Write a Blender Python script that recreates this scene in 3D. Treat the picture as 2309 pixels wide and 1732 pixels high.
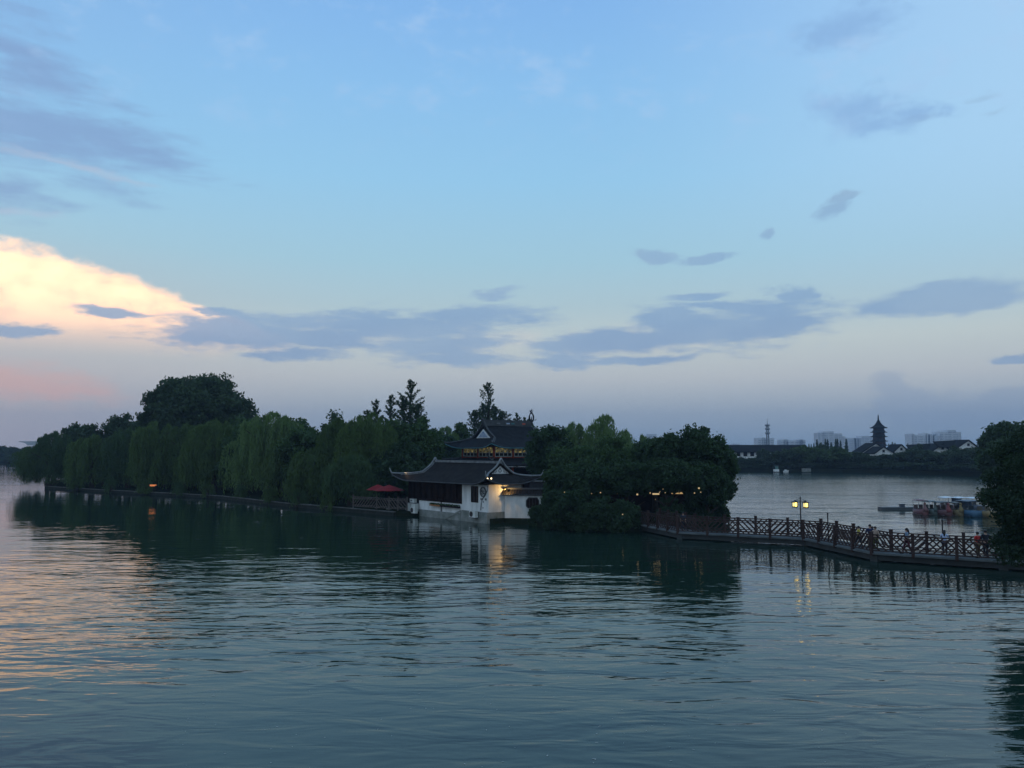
import bpy, math, random
import numpy as np
from mathutils import Vector, Matrix
R = math.radians
SC = bpy.context.scene
COL = SC.collection
for o in list(bpy.data.objects):
    bpy.data.objects.remove(o)

# ------------------------------------------------------------------ camera
FPX, CX, CY, Y0, CAMZ = 1848.0, 1154.5, 866.0, 1015.0, 7.0
TH = math.atan((Y0 - CY) / FPX)
cam = bpy.data.cameras.new("camera")
cam.sensor_width = 36.0
cam.lens = FPX / 2309.0 * 36.0
cam.clip_start = 0.1
cam.clip_end = 12000
camo = bpy.data.objects.new("camera", cam)
COL.objects.link(camo)
camo.location = (0, 0, CAMZ)
camo.rotation_euler = (math.pi / 2 + TH, 0, 0)
SC.camera = camo


def at(px, py, D):
    """photo pixel + distance in front of the camera -> world point"""
    u, v = (px - CX) / FPX, (CY - py) / FPX
    k = D / (math.cos(TH) - v * math.sin(TH))
    return Vector((u * k, D, CAMZ + k * (math.sin(TH) + v * math.cos(TH))))


def gx(px, D, z=0.5):
    """ground point: x from pixel column at distance D near height z"""
    v = (CY - (Y0 + (CAMZ - z) * FPX / D)) / FPX
    k = D / (math.cos(TH) - v * math.sin(TH))
    return (px - CX) / FPX * k


def lin(r, g, b):
    def f(c):
        c /= 255.0
        return c / 12.92 if c <= 0.04045 else ((c + 0.055) / 1.055) ** 2.4
    return (f(r), f(g), f(b), 1.0)


# ------------------------------------------------------------------ world: dusk sky with clouds
W = bpy.data.worlds.new("World")
SC.world = W
W.use_nodes = True
nt = W.node_tree
for n in list(nt.nodes):
    nt.nodes.remove(n)


def N(t, **kw):
    n = nt.nodes.new(t)
    for k, v in kw.items():
        setattr(n, k, v)
    return n


def L(a, b):
    nt.links.new(a, b)


def M(op, a, b=None, c=None, clamp=False):
    n = N('ShaderNodeMath', operation=op, use_clamp=clamp)
    for i, s in enumerate((a, b, c)):
        if s is None:
            continue
        if isinstance(s, (int, float)):
            n.inputs[i].default_value = s
        else:
            L(s, n.inputs[i])
    return n.outputs[0]


def mix(fac, a, b):
    n = N('ShaderNodeMix', data_type='RGBA')
    n.clamp_factor = True
    for i, s in ((0, fac), (6, a), (7, b)):
        if isinstance(s, (int, float, tuple)):
            n.inputs[i].default_value = s
        else:
            L(s, n.inputs[i])
    return n.outputs[2]


def mrange(v, a, b, c, d, smooth=True):
    n = N('ShaderNodeMapRange')
    n.interpolation_type = 'SMOOTHSTEP' if smooth else 'LINEAR'
    L(v, n.inputs[0])
    for i, s in enumerate((a, b, c, d)):
        n.inputs[i + 1].default_value = s
    return n.outputs[0]


tc = N('ShaderNodeTexCoord')
sep = N('ShaderNodeSeparateXYZ')
L(tc.outputs['Generated'], sep.inputs[0])
az = M('MULTIPLY', M('ARCTAN2', sep.outputs[0], sep.outputs[1]), 57.29578)
el = M('MULTIPLY', M('ARCSINE', sep.outputs[2]), 57.29578)
comb = N('ShaderNodeCombineXYZ')
L(az, comb.inputs[0])
L(el, comb.inputs[1])


def noise(scale, detail=4, rough=0.55, sx=1.0, sy=1.0, off=0.0):
    mp = N('ShaderNodeMapping')
    mp.inputs['Scale'].default_value = (sx, sy, 1)
    mp.inputs['Location'].default_value = (off, off * 0.7, off)
    L(comb.outputs[0], mp.inputs[0])
    n = N('ShaderNodeTexNoise')
    n.inputs['Scale'].default_value = scale
    n.inputs['Detail'].default_value = detail
    n.inputs['Roughness'].default_value = rough
    L(mp.outputs[0], n.inputs['Vector'])
    return n


def dirdeg(px, py):
    v = at(px, py, 1000.0) - Vector((0, 0, CAMZ))
    v.normalize()
    return math.degrees(math.atan2(v.x, v.y)), math.degrees(math.asin(v.z))


# clear-sky colour by elevation
ramp = N('ShaderNodeValToRGB')
L(mrange(el, 0.0, 90.0, 0.0, 1.0, False), ramp.inputs[0])
stops = [(0.0, (124, 153, 182)), (2.2, (160, 178, 195)), (5.0, (194, 201, 206)), (7.5, (200, 212, 212)),
         (10.0, (180, 206, 216)), (13.0, (166, 207, 226)), (18.5, (152, 205, 240)), (24.5, (142, 196, 242)),
         (29.7, (133, 185, 240)), (42, (102, 154, 216)), (65, (78, 122, 184)), (90, (64, 104, 165))]
cr = ramp.color_ramp
while len(cr.elements) < len(stops):
    cr.elements.new(0.5)
for e, (d, c) in zip(cr.elements, stops):
    e.position = d / 90.0
    e.color = lin(*c)
sky = ramp.outputs[0]
# brighter to the right, higher up
fr = M('MULTIPLY', mrange(az, 4, 36, 0, 0.62), mrange(el, 6, 20, 0, 1))
sky = mix(fr, sky, lin(186, 222, 252))
# greyer and warmer towards the set sun on the left, low down
fl = M('MULTIPLY', mrange(az, -8, -36, 0, 0.7), mrange(el, 16, 3, 0, 1))
sky = mix(fl, sky, lin(190, 186, 190))
fl2 = M('MULTIPLY', mrange(az, -12, -40, 0, 0.45), mrange(el, 14, 30, 0, 1))
sky = mix(fl2, sky, lin(140, 180, 226))
# dull evening sky behind the viewer
aaz = M('ABSOLUTE', az)
sky = mix(M('MULTIPLY', mrange(aaz, 60, 120, 0, 0.9), mrange(el, 85, 40, 0, 1)), sky, lin(168, 192, 214))

nd = noise(0.55, 5, 0.6, 0.45, 1.0)
nd2 = noise(0.22, 4, 0.6, 0.5, 1.2, 7.3)
dsub = N('ShaderNodeVectorMath', operation='SUBTRACT')
L(nd.outputs['Color'], dsub.inputs[0])
dsub.inputs[1].default_value = (0.5, 0.5, 0.5)
dsc = N('ShaderNodeVectorMath', operation='MULTIPLY')
L(dsub.outputs[0], dsc.inputs[0])
dsc.inputs[1].default_value = (7.5, 2.1, 0)
dad = N('ShaderNodeVectorMath', operation='ADD')
L(comb.outputs[0], dad.inputs[0])
L(dsc.outputs[0], dad.inputs[1])
dsc2 = N('ShaderNodeVectorMath', operation='MULTIPLY')
L(dsub.outputs[0], dsc2.inputs[0])
dsc2.inputs[1].default_value = (2.2, 1.5, 0)
dad2 = N('ShaderNodeVectorMath', operation='ADD')
L(comb.outputs[0], dad2.inputs[0])
L(dsc2.outputs[0], dad2.inputs[1])


def union(lst):
    r = lst[0]
    for x in lst[1:]:
        r = M('MAXIMUM', r, x)
    return r


def blob(px, py, ru, rv, rot=0.0, vec=dad2):
    """1 at the centre, 0 on the ellipse, negative outside"""
    a, e = dirdeg(px, py)
    mp = N('ShaderNodeMapping', vector_type='TEXTURE')
    mp.inputs['Location'].default_value = (a, e, 0)
    mp.inputs['Rotation'].default_value = (0, 0, R(rot))
    mp.inputs['Scale'].default_value = (ru / 32.3, rv / 32.3, 1)
    L(vec.outputs[0], mp.inputs[0])
    ln = N('ShaderNodeVectorMath', operation='LENGTH')
    L(mp.outputs[0], ln.inputs[0])
    return M('SUBTRACT', 1.0, ln.outputs['Value'])


f_h = noise(0.60, 8, 0.64, 0.34, 1.5, 21.0).outputs[0]      # feathered, drawn out along the horizon
f_b = noise(0.60, 8, 0.60, 0.7, 1.2, 33.0).outputs[0]       # billowing
f_l = noise(0.20, 4, 0.55, 0.5, 1.2, 44.0).outputs[0]


def ragged(lst, f, k, lo, hi, s_):
    v = M('ADD', union([blob(*q) for q in lst]), M('MULTIPLY', M('SUBTRACT', f, 0.5), k))
    return mrange(v, lo, hi, 0, s_)


# soft violet-blue bank upper left
sky = mix(ragged([(60, 285, 300, 120, -8), (260, 330, 230, 62, -10), (10, 430, 130, 58, 0), (60, 140, 230, 90, -20)], f_h, 2.4, -0.1, 1.0, 0.75), sky, lin(130, 160, 206))
sky = mix(ragged([(190, 385, 240, 12, -7), (40, 480, 110, 12, 0)], f_h, 3.0, 0.0, 1.1, 0.6), sky, lin(184, 200, 222))
# cream cloud lit by the set sun
cv = M('ADD', union([blob(-60, 696, 350, 150, -8), blob(180, 700, 330, 100, -14), blob(90, 745, 430, 62, 0), blob(420, 728, 220, 40, -10)]), M('MULTIPLY', M('SUBTRACT', f_b, 0.5), 0.55))
cream = mrange(cv, -0.04, 0.24, 0, 1)
ncr = noise(0.35, 5, 0.6, 0.6, 1.0, 3.1)
c1, c2 = lin(250, 226, 204), lin(255, 245, 210)
creamcol = mix(mrange(ncr.outputs[0], 0.35, 0.62, 0, 1), (1.36, 0.90, 0.63, 1), (1.9, 1.24, 0.77, 1))
creamcol = mix(mrange(el, 10.0, 6.4, 0, 1), creamcol, (0.98, 0.72, 0.60, 1))
sky = mix(M('MULTIPLY', cream, mrange(el, 5.6, 8.2, 0.0, 1)), sky, creamcol)
sky = mix(ragged([(-20, 850, 220, 52, -8), (120, 880, 170, 34, -6)], f_h, 2.0, -0.1, 0.9, 0.8), sky, lin(214, 178, 176))
# pale breaks and lit haze between the bars
sky = mix(ragged([(700, 760, 380, 50, 0), (1100, 770, 300, 46, 0), (1400, 770, 340, 50, 0)], f_b, 2.4, 0.0, 1.0, 0.5), sky, lin(210, 212, 212))
# slate blue cloud bars
BARS = [(560, 752, 230, 40, 2), (800, 752, 330, 42, 3), (960, 778, 230, 34, 0), (1060, 712, 190, 28, 0), (900, 728, 250, 30, 0),
        (660, 795, 140, 18, 0), (1010, 808, 180, 18, 0), (490, 703, 80, 11, -3), (440, 765, 100, 22, 0),
        (1620, 740, 260, 58, 4), (1420, 768, 230, 40, 4), (1760, 738, 105, 30, 8), (1500, 708, 90, 20, 0), (1300, 775, 140, 26, 4),
        (1270, 820, 80, 12, 2), (1480, 805, 150, 14, 2), (1640, 690, 170, 12, -4), (1118, 660, 75, 14, 5), (1560, 668, 90, 10, 0),
        (240, 706, 85, 11, -4), (45, 742, 90, 13, 0)]
m = ragged(BARS, f_h, 2.6, -0.20, 0.55, 0.9)
B2 = [(1815, 663, 85, 21, -8), (1475, 577, 72, 17, -7), (1580, 585, 72, 14, 4),
      (1730, 523, 20, 14, 0), (1895, 452, 46, 17, 25), (1880, 478, 44, 14, 15), (2295, 808, 60, 8, 0)]
m2 = M('MAXIMUM', ragged(B2, f_b, 2.6, -0.1, 0.55, 0.85), ragged([(2120, 676, 180, 38, 4), (2025, 692, 85, 24, 0), (2205, 664, 90, 20, 0)], f_h, 1.0, -0.02, 0.40, 0.88))
m2 = M('MAXIMUM', m2, ragged([(2215, 218, 45, 9, -5), (2235, 252, 38, 8, 0), (2080, 266, 60, 9, 0)], f_b, 2.4, 0.0, 1.0, 0.4))
cl = mix(mrange(el, 4, 16, 0, 1), lin(132, 162, 200), lin(146, 182, 216))
cl = mix(mrange(f_l, 0.35, 0.65, 0, 0.45), cl, lin(164, 190, 214))
sky = mix(M('MAXIMUM', m, m2), sky, cl)
sky = mix(ragged([(1950, 240, 130, 52, 0), (1960, 280, 110, 34, 0), (1930, 60, 140, 60, 6), (2060, 255, 110, 20, -5)], f_b, 2.6, -0.1, 1.0, 0.65), sky, lin(136, 176, 224))
# towering haze-blue cumulus low on the right
sky = mix(ragged([(2010, 866, 46, 36, 0), (2030, 900, 74, 42, 0), (2130, 930, 190, 44, 0), (2290, 893, 130, 26, 4), (2200, 918, 190, 34, 0)], f_b, 1.6, 0.0, 0.55, 0.34), sky, lin(126, 154, 190))
# faint high wisps
nw = noise(0.35, 6, 0.65, 0.7, 1.3, 11.0)
wisp = M('MULTIPLY', mrange(nw.outputs[0], 0.50, 0.75, 0, 0.55), M('MULTIPLY', mrange(el, 17, 25, 0, 1), mrange(aaz, 60, 30, 0, 1)))
sky = mix(wisp, sky, lin(176, 208, 244))

nish = N('ShaderNodeTexSky', sky_type='NISHITA')
nish.sun_disc = False
nish.sun_elevation = R(1.5)
nish.sun_rotation = R(-62)
nish.air_density = 1.0
ns = N('ShaderNodeVectorMath', operation='SCALE')
L(nish.outputs[0], ns.inputs[0])
ns.inputs['Scale'].default_value = 0.02
add = N('ShaderNodeVectorMath', operation='ADD')
L(sky, add.inputs[0])
L(ns.outputs[0], add.inputs[1])
bg = N('ShaderNodeBackground')
L(add.outputs[0], bg.inputs['Color'])
bg.inputs['Strength'].default_value = 0.97
wo = N('ShaderNodeOutputWorld')
L(bg.outputs[0], wo.inputs['Surface'])
W.cycles.sampling_method = 'MANUAL'
W.cycles.sample_map_resolution = 512

sun = bpy.data.lights.new("sun", 'SUN')
sun.energy = 0.06
sun.angle = R(20)
sun.color = (1.0, 0.72, 0.5)
suno = bpy.data.objects.new("sun", sun)
COL.objects.link(suno)
sd = Vector((math.sin(R(-62)) * math.cos(R(3)), math.cos(R(-62)) * math.cos(R(3)), math.sin(R(3))))
suno.rotation_euler = sd.to_track_quat('Z', 'Y').to_euler()
SC.view_settings.view_transform = 'Standard'
SC.view_settings.look = 'None'
SC.view_settings.exposure = 0.0
SC.view_settings.gamma = 1.0
SC.cycles.max_bounces = 5
SC.cycles.diffuse_bounces = 2
SC.cycles.glossy_bounces = 3
SC.cycles.transmission_bounces = 2
SC.cycles.volume_bounces = 0
SC.cycles.use_denoising = True
SC.cycles.sample_clamp_indirect = 3.0

# ------------------------------------------------------------------ materials


def mat(name, col, rough=0.8, noise_amt=0.0, nscale=1.0, spec=0.3, bump=0.0, bscale=8.0, col2=None, emit=None, es=0.0, stretch=(1, 1, 1), metal=0.0):
    m = bpy.data.materials.new(name)
    m.use_nodes = True
    t = m.node_tree
    b = t.nodes['Principled BSDF']
    c = (col[0], col[1], col[2], 1)
    b.inputs['Base Color'].default_value = c
    b.inputs['Roughness'].default_value = rough
    b.inputs['Specular IOR Level'].default_value = spec
    b.inputs['Metallic'].default_value = metal
    tcn = t.nodes.new('ShaderNodeTexCoord')
    mp = t.nodes.new('ShaderNodeMapping')
    mp.inputs['Scale'].default_value = stretch
    t.links.new(tcn.outputs['Object'], mp.inputs[0])
    if noise_amt > 0 or col2:
        n = t.nodes.new('ShaderNodeTexNoise')
        n.inputs['Scale'].default_value = nscale
        n.inputs['Detail'].default_value = 5
        n.inputs['Roughness'].default_value = 0.6
        t.links.new(mp.outputs[0], n.inputs['Vector'])
        mr = t.nodes.new('ShaderNodeMapRange')
        mr.inputs[1].default_value = 0.32
        mr.inputs[2].default_value = 0.68
        t.links.new(n.outputs[0], mr.inputs[0])
        mx = t.nodes.new('ShaderNodeMix')
        mx.data_type = 'RGBA'
        t.links.new(mr.outputs[0], mx.inputs[0])
        if col2:
            mx.inputs[6].default_value = c
            mx.inputs[7].default_value = (col2[0], col2[1], col2[2], 1)
        else:
            mx.inputs[6].default_value = tuple(v * (1 - noise_amt) for v in c[:3]) + (1,)
            mx.inputs[7].default_value = tuple(min(1, v * (1 + noise_amt)) for v in c[:3]) + (1,)
        t.links.new(mx.outputs[2], b.inputs['Base Color'])
    if bump > 0:
        n = t.nodes.new('ShaderNodeTexNoise')
        n.inputs['Scale'].default_value = bscale
        n.inputs['Detail'].default_value = 4
        t.links.new(mp.outputs[0], n.inputs['Vector'])
        bp = t.nodes.new('ShaderNodeBump')
        bp.inputs['Distance'].default_value = bump
        t.links.new(n.outputs[0], bp.inputs['Height'])
        t.links.new(bp.outputs[0], b.inputs['Normal'])
    if emit:
        b.inputs['Emission Color'].default_value = (emit[0], emit[1], emit[2], 1)
        b.inputs['Emission Strength'].default_value = es
    return m


def leafmat(name, a, b2, rough=0.75):
    m = mat(name, a, rough, col2=b2, nscale=0.45, spec=0.15)
    t = m.node_tree
    b = t.nodes['Principled BSDF']
    out = t.nodes['Material Output']
    tr = t.nodes.new('ShaderNodeBsdfTranslucent')
    tr.inputs[0].default_value = (b2[0] * 1.1, b2[1] * 1.3, b2[2] * 0.7, 1)
    ms = t.nodes.new('ShaderNodeMixShader')
    ms.inputs[0].default_value = 0.22
    t.links.new(b.outputs[0], ms.inputs[1])
    t.links.new(tr.outputs[0], ms.inputs[2])
    t.links.new(ms.outputs[0], out.inputs['Surface'])
    return m


def tilemat(name, col, axis='X', period=0.26, amt=0.035):
    m = mat(name, col, 0.85, noise_amt=0.4, nscale=1.3, spec=0.1)
    t = m.node_tree
    b = t.nodes['Principled BSDF']
    tcn = t.nodes.new('ShaderNodeTexCoord')
    w = t.nodes.new('ShaderNodeTexWave')
    w.bands_direction = axis
    w.inputs['Scale'].default_value = 2 * math.pi / (20 * period)
    w.inputs['Distortion'].default_value = 0.0
    t.links.new(tcn.outputs['Object'], w.inputs[0])
    bp = t.nodes.new('ShaderNodeBump')
    bp.inputs['Distance'].default_value = amt
    t.links.new(w.outputs[1], bp.inputs['Height'])
    t.links.new(bp.outputs[0], b.inputs['Normal'])
    return m


MT = {}
MT['white'] = mat('white_plaster', (0.84, 0.84, 0.83), 0.9, col2=(0.56, 0.58, 0.57), nscale=1.4, stretch=(1, 1, 0.3))
MT['white_far'] = mat('far_white_plaster', (0.82, 0.82, 0.8), 0.9, noise_amt=0.08, nscale=0.4)
MT['base'] = mat('stone_base', (0.30, 0.31, 0.29), 0.9, col2=(0.16, 0.18, 0.16), nscale=1.6, bump=0.02, bscale=5)
MT['stone'] = mat('quay_stone', (0.24, 0.24, 0.22), 0.9, col2=(0.13, 0.14, 0.12), nscale=2.0, bump=0.03, bscale=4)
MT['stone_dark'] = mat('wet_stone', (0.035, 0.038, 0.034), 0.9, spec=0.1, col2=(0.018, 0.022, 0.018), nscale=1.5, bump=0.04, bscale=3)
MT['coping'] = mat('coping_stone', (0.15, 0.15, 0.15), 0.9, spec=0.1, col2=(0.07, 0.075, 0.07), nscale=1.2)
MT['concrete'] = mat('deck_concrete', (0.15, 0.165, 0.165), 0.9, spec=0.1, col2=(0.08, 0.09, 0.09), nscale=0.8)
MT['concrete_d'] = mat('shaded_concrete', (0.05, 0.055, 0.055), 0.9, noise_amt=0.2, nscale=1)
MT['tile'] = tilemat('roof_tile', (0.035, 0.037, 0.04))
MT['ridge'] = mat('ridge_mortar', (0.26, 0.28, 0.29), 0.85, col2=(0.13, 0.14, 0.15), nscale=2.5)
MT['ridge_d'] = mat('dark_ridge', (0.06, 0.065, 0.07), 0.8, noise_amt=0.3, nscale=2)
MT['teal'] = mat('teal_eave_trim', (0.05, 0.17, 0.19), 0.6, noise_amt=0.2, nscale=2)
MT['wood'] = mat('dark_wood', (0.020, 0.011, 0.010), 0.8, spec=0.1, noise_amt=0.3, nscale=2)
MT['redwood'] = mat('red_lacquer', (0.40, 0.07, 0.035), 0.5, noise_amt=0.2, nscale=2)
MT['rail'] = mat('rail_timber', (0.050, 0.031, 0.027), 0.75, spec=0.15, noise_amt=0.3, nscale=3, stretch=(1, 1, 0.4))
MT['rail2'] = mat('weathered_timber', (0.10, 0.082, 0.075), 0.75, noise_amt=0.3, nscale=3)
MT['black'] = mat('black_metal', (0.015, 0.017, 0.02), 0.45, noise_amt=0.1, nscale=3)
MT['glassdark'] = mat('dark_glass', (0.008, 0.008, 0.010), 0.4, spec=0.15, noise_amt=0.1, nscale=2)
MT['blueglaze'] = mat('blue_relief', (0.10, 0.20, 0.42), 0.5, col2=(0.5, 0.55, 0.6), nscale=2.6)
MT['grey'] = mat('grey_relief', (0.12, 0.13, 0.14), 0.7, noise_amt=0.2, nscale=3)
MT['cabinet'] = mat('painted_cabinet', (0.62, 0.65, 0.62), 0.5, noise_amt=0.08, nscale=3)
MT['umbrella'] = mat('red_canvas', (0.20, 0.012, 0.015), 0.9, noise_amt=0.15, nscale=2)
MT['planter'] = mat('planter_orange', (0.35, 0.15, 0.05), 0.8, noise_amt=0.2, nscale=4)
MT['earth'] = mat('island_soil', (0.022, 0.028, 0.016), 1.0, spec=0.0, col2=(0.014, 0.020, 0.012), nscale=0.3, bump=0.1, bscale=1)
MT['bark'] = mat('bark', (0.045, 0.036, 0.028), 0.95, noise_amt=0.35, nscale=4, stretch=(1, 1, 0.3))
MT['willow'] = leafmat('willow_leaf', (0.062, 0.104, 0.036), (0.098, 0.155, 0.050))
MT['willow_b'] = leafmat('olive_willow_leaf', (0.052, 0.088, 0.034), (0.080, 0.128, 0.044))
MT['willow_c'] = leafmat('deep_willow_leaf', (0.044, 0.082, 0.040), (0.070, 0.118, 0.050))
MT['willow_lt'] = leafmat('pale_willow_leaf', (0.10, 0.165, 0.06), (0.14, 0.21, 0.08))
MT['broad'] = leafmat('camphor_leaf', (0.040, 0.068, 0.038), (0.060, 0.095, 0.046))
MT['mid'] = leafmat('bushy_leaf', (0.040, 0.076, 0.032), (0.064, 0.110, 0.04))
MT['ginkgo'] = leafmat('ginkgo_leaf', (0.040, 0.068, 0.040), (0.055, 0.088, 0.05))
MT['shrub'] = leafmat('shrub_leaf', (0.028, 0.055, 0.030), (0.044, 0.080, 0.036))
MT['overhang'] = leafmat('dark_bough_leaf', (0.016, 0.032, 0.020), (0.026, 0.048, 0.024))
MT['far'] = leafmat('far_leaf', (0.04, 0.062, 0.040), (0.06, 0.088, 0.045))
MT['farw'] = leafmat('far_willow_leaf', (0.06, 0.10, 0.045), (0.08, 0.12, 0.05))
MT['tower'] = mat('apartment_wall', (0.72, 0.72, 0.74), 0.9, noise_amt=0.1, nscale=0.05)
MT['towerb'] = mat('apartment_band', (0.46, 0.48, 0.52), 0.8, noise_amt=0.1, nscale=0.1)
MT['pagoda'] = mat('pagoda_timber', (0.04, 0.022, 0.022), 0.8, noise_amt=0.2, nscale=0.5)
MT['pagodar'] = mat('pagoda_tile', (0.016, 0.018, 0.02), 0.9, spec=0.05, noise_amt=0.2, nscale=0.5)
MT['steel'] = mat('mast_steel', (0.16, 0.17, 0.18), 0.6, noise_amt=0.1, nscale=1)
MT['bulb'] = mat('warm_bulb', (1, 0.8, 0.5), 0.5, emit=(1.0, 0.74, 0.38), es=5)
MT['lamp_pane'] = mat('lit_lantern_pane', (1, 0.85, 0.5), 0.5, emit=(1.0, 0.83, 0.30), es=1.0)
MT['warmwin'] = mat('warm_lit_window', (0.8, 0.6, 0.3), 0.5, emit=(1.0, 0.62, 0.24), es=0.42)
MT['redneon'] = mat('red_lit_sign', (0.8, 0.2, 0.1), 0.5, emit=(1.0, 0.30, 0.07), es=1.1)


def pavglow():
    m = mat('lit_pavilion_pane', (0.05, 0.05, 0.03), 0.4)
    t = m.node_tree
    b = t.nodes['Principled BSDF']
    tcn = t.nodes.new('ShaderNodeTexCoord')
    mp = t.nodes.new('ShaderNodeMapping')
    mp.inputs['Scale'].default_value = (1, 1, 1.4)
    t.links.new(tcn.outputs['Object'], mp.inputs[0])
    n = t.nodes.new('ShaderNodeTexNoise')
    n.inputs['Scale'].default_value = 2.2
    n.inputs['Detail'].default_value = 3
    t.links.new(mp.outputs[0], n.inputs['Vector'])
    mr = t.nodes.new('ShaderNodeMapRange')
    mr.inputs[1].default_value = 0.45
    mr.inputs[2].default_value = 0.66
    mr.inputs[3].default_value = 0.02
    mr.inputs[4].default_value = 0.26
    t.links.new(n.outputs[0], mr.inputs[0])
    b.inputs['Emission Color'].default_value = (1.0, 0.78, 0.25, 1)
    t.links.new(mr.outputs[0], b.inputs['Emission Strength'])
    return m


MT['pavglow'] = pavglow()

# ------------------------------------------------------------------ object helpers


def link(o):
    COL.objects.link(o)
    return o


def tag(o, label=None, cat=None, group=None, kind=None):
    if label:
        o['label'] = label
    if cat:
        o['category'] = cat
    if group:
        o['group'] = group
    if kind:
        o['kind'] = kind
    return o


def thing(name, label, cat, loc=(0, 0, 0), rotz=0.0, group=None):
    o = bpy.data.objects.new(name, None)
    o.empty_display_size = 0.3
    link(o)
    o.location = loc
    o.rotation_euler = (0, 0, rotz)
    return tag(o, label, cat, group)


def copy_tree(o, parent=None):
    c = o.copy()
    link(c)
    c.parent = parent
    for ch in o.children:
        copy_tree(ch, c)
    return c


class MB:
    def __init__(s):
        s.v = []
        s.f = []
        s.m = []

    def add(s, vs, fs, mi=0):
        o = len(s.v)
        s.v += [tuple(p) for p in vs]
        s.f += [tuple(o + i for i in f) for f in fs]
        s.m += [mi] * len(fs)
        return s

    def box(s, c, d, rz=0.0, mi=0, M4=None):
        x, y, z = d[0] / 2, d[1] / 2, d[2] / 2
        vs = [Vector((a * x, b * y, e * z)) for e in (-1, 1) for b in (-1, 1) for a in (-1, 1)]
        if M4 is None:
            M4 = Matrix.Rotation(rz, 4, 'Z')
        vs = [(M4 @ p) + Vector(c) for p in vs]
        return s.add(vs, [(0, 2, 3, 1), (4, 5, 7, 6), (0, 1, 5, 4), (2, 6, 7, 3), (0, 4, 6, 2), (1, 3, 7, 5)], mi)

    def bar(s, a, b, w, h=None, mi=0):
        """rectangular bar from a to b, width w (horizontal), height h"""
        h = h or w
        a, b = Vector(a), Vector(b)
        d = b - a
        ln = d.length
        d.normalize()
        up = Vector((0, 0, 1)) if abs(d.z) < 0.98 else Vector((1, 0, 0))
        sx = d.cross(up).normalized()
        uz = sx.cross(d).normalized()
        vs = []
        for e in (a, b):
            for i, j in ((-1, -1), (1, -1), (1, 1), (-1, 1)):
                vs.append(e + sx * (i * w / 2) + uz * (j * h / 2))
        return s.add(vs, [(0, 3, 2, 1), (4, 5, 6, 7), (0, 1, 5, 4), (1, 2, 6, 5), (2, 3, 7, 6), (3, 0, 4, 7)], mi)

    def tube(s, pts, rad, n=8, mi=0, cap=True):
        pts = [Vector(p) for p in pts]
        if isinstance(rad, (int, float)):
            rad = [rad] * len(pts)
        vs = []
        for i, p in enumerate(pts):
            d = (pts[min(i + 1, len(pts) - 1)] - pts[max(i - 1, 0)])
            d = d.normalized() if d.length > 1e-9 else Vector((0, 0, 1))
            up = Vector((0, 0, 1)) if abs(d.z) < 0.95 else Vector((1, 0, 0))
            a = d.cross(up).normalized()
            b = a.cross(d).normalized()
            for k in range(n):
                t = 2 * math.pi * k / n
                vs.append(p + (a * math.cos(t) + b * math.sin(t)) * rad[i])
        fs = []
        for i in range(len(pts) - 1):
            for k in range(n):
                fs.append((i * n + k, i * n + (k + 1) % n, (i + 1) * n + (k + 1) % n, (i + 1) * n + k))
        if cap:
            fs.append(tuple(range(n - 1, -1, -1)))
            fs.append(tuple((len(pts) - 1) * n + k for k in range(n)))
        return s.add(vs, fs, mi)

    def lathe(s, prof, n=16, c=(0, 0, 0), mi=0, sx=1.0, sy=1.0):
        vs = []
        for r, z in prof:
            for k in range(n):
                t = 2 * math.pi * k / n
                vs.append((c[0] + r * math.cos(t) * sx, c[1] + r * math.sin(t) * sy, c[2] + z))
        fs = []
        for i in range(len(prof) - 1):
            for k in range(n):
                fs.append((i * n + k, i * n + (k + 1) % n, (i + 1) * n + (k + 1) % n, (i + 1) * n + k))
        fs.append(tuple(range(n - 1, -1, -1)))
        fs.append(tuple((len(prof) - 1) * n + k for k in range(n)))
        return s.add(vs, fs, mi)

    def prism(s, poly, z0, z1, mi=0):
        """vertical prism from xy polygon (ccw)"""
        n = len(poly)
        vs = [(x, y, z0) for x, y in poly] + [(x, y, z1) for x, y in poly]
        fs = [tuple(range(n - 1, -1, -1)), tuple(range(n, 2 * n))]
        for i in range(n):
            j = (i + 1) % n
            fs.append((i, j, n + j, n + i))
        return s.add(vs, fs, mi)

    def slab(s, poly3, nrm, mi=0):
        """extrude a planar 3d polygon along nrm"""
        n = len(poly3)
        nrm = Vector(nrm)
        vs = [Vector(p) for p in poly3] + [Vector(p) + nrm for p in poly3]
        fs = [tuple(range(n - 1, -1, -1)), tuple(range(n, 2 * n))]
        for i in range(n):
            j = (i + 1) % n
            fs.append((i, j, n + j, n + i))
        return s.add(vs, fs, mi)

    def build(s, name, mats, parent=None, smooth=False, label=None, solid=0.0):
        me = bpy.data.meshes.new(name)
        me.from_pydata(s.v, [], s.f)
        if not isinstance(mats, (list, tuple)):
            mats = [mats]
        for m in mats:
            me.materials.append(m)
        if len(mats) > 1:
            me.polygons.foreach_set('material_index', s.m)
        if smooth:
            me.polygons.foreach_set('use_smooth', [True] * len(me.polygons))
        me.update()
        o = bpy.data.objects.new(name, me)
        link(o)
        if parent is not None:
            o.parent = parent
        if label:
            o['label'] = label
        if solid:
            md = o.modifiers.new('solidify', 'SOLIDIFY')
            md.thickness = solid
            md.offset = -1
        return o


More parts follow.
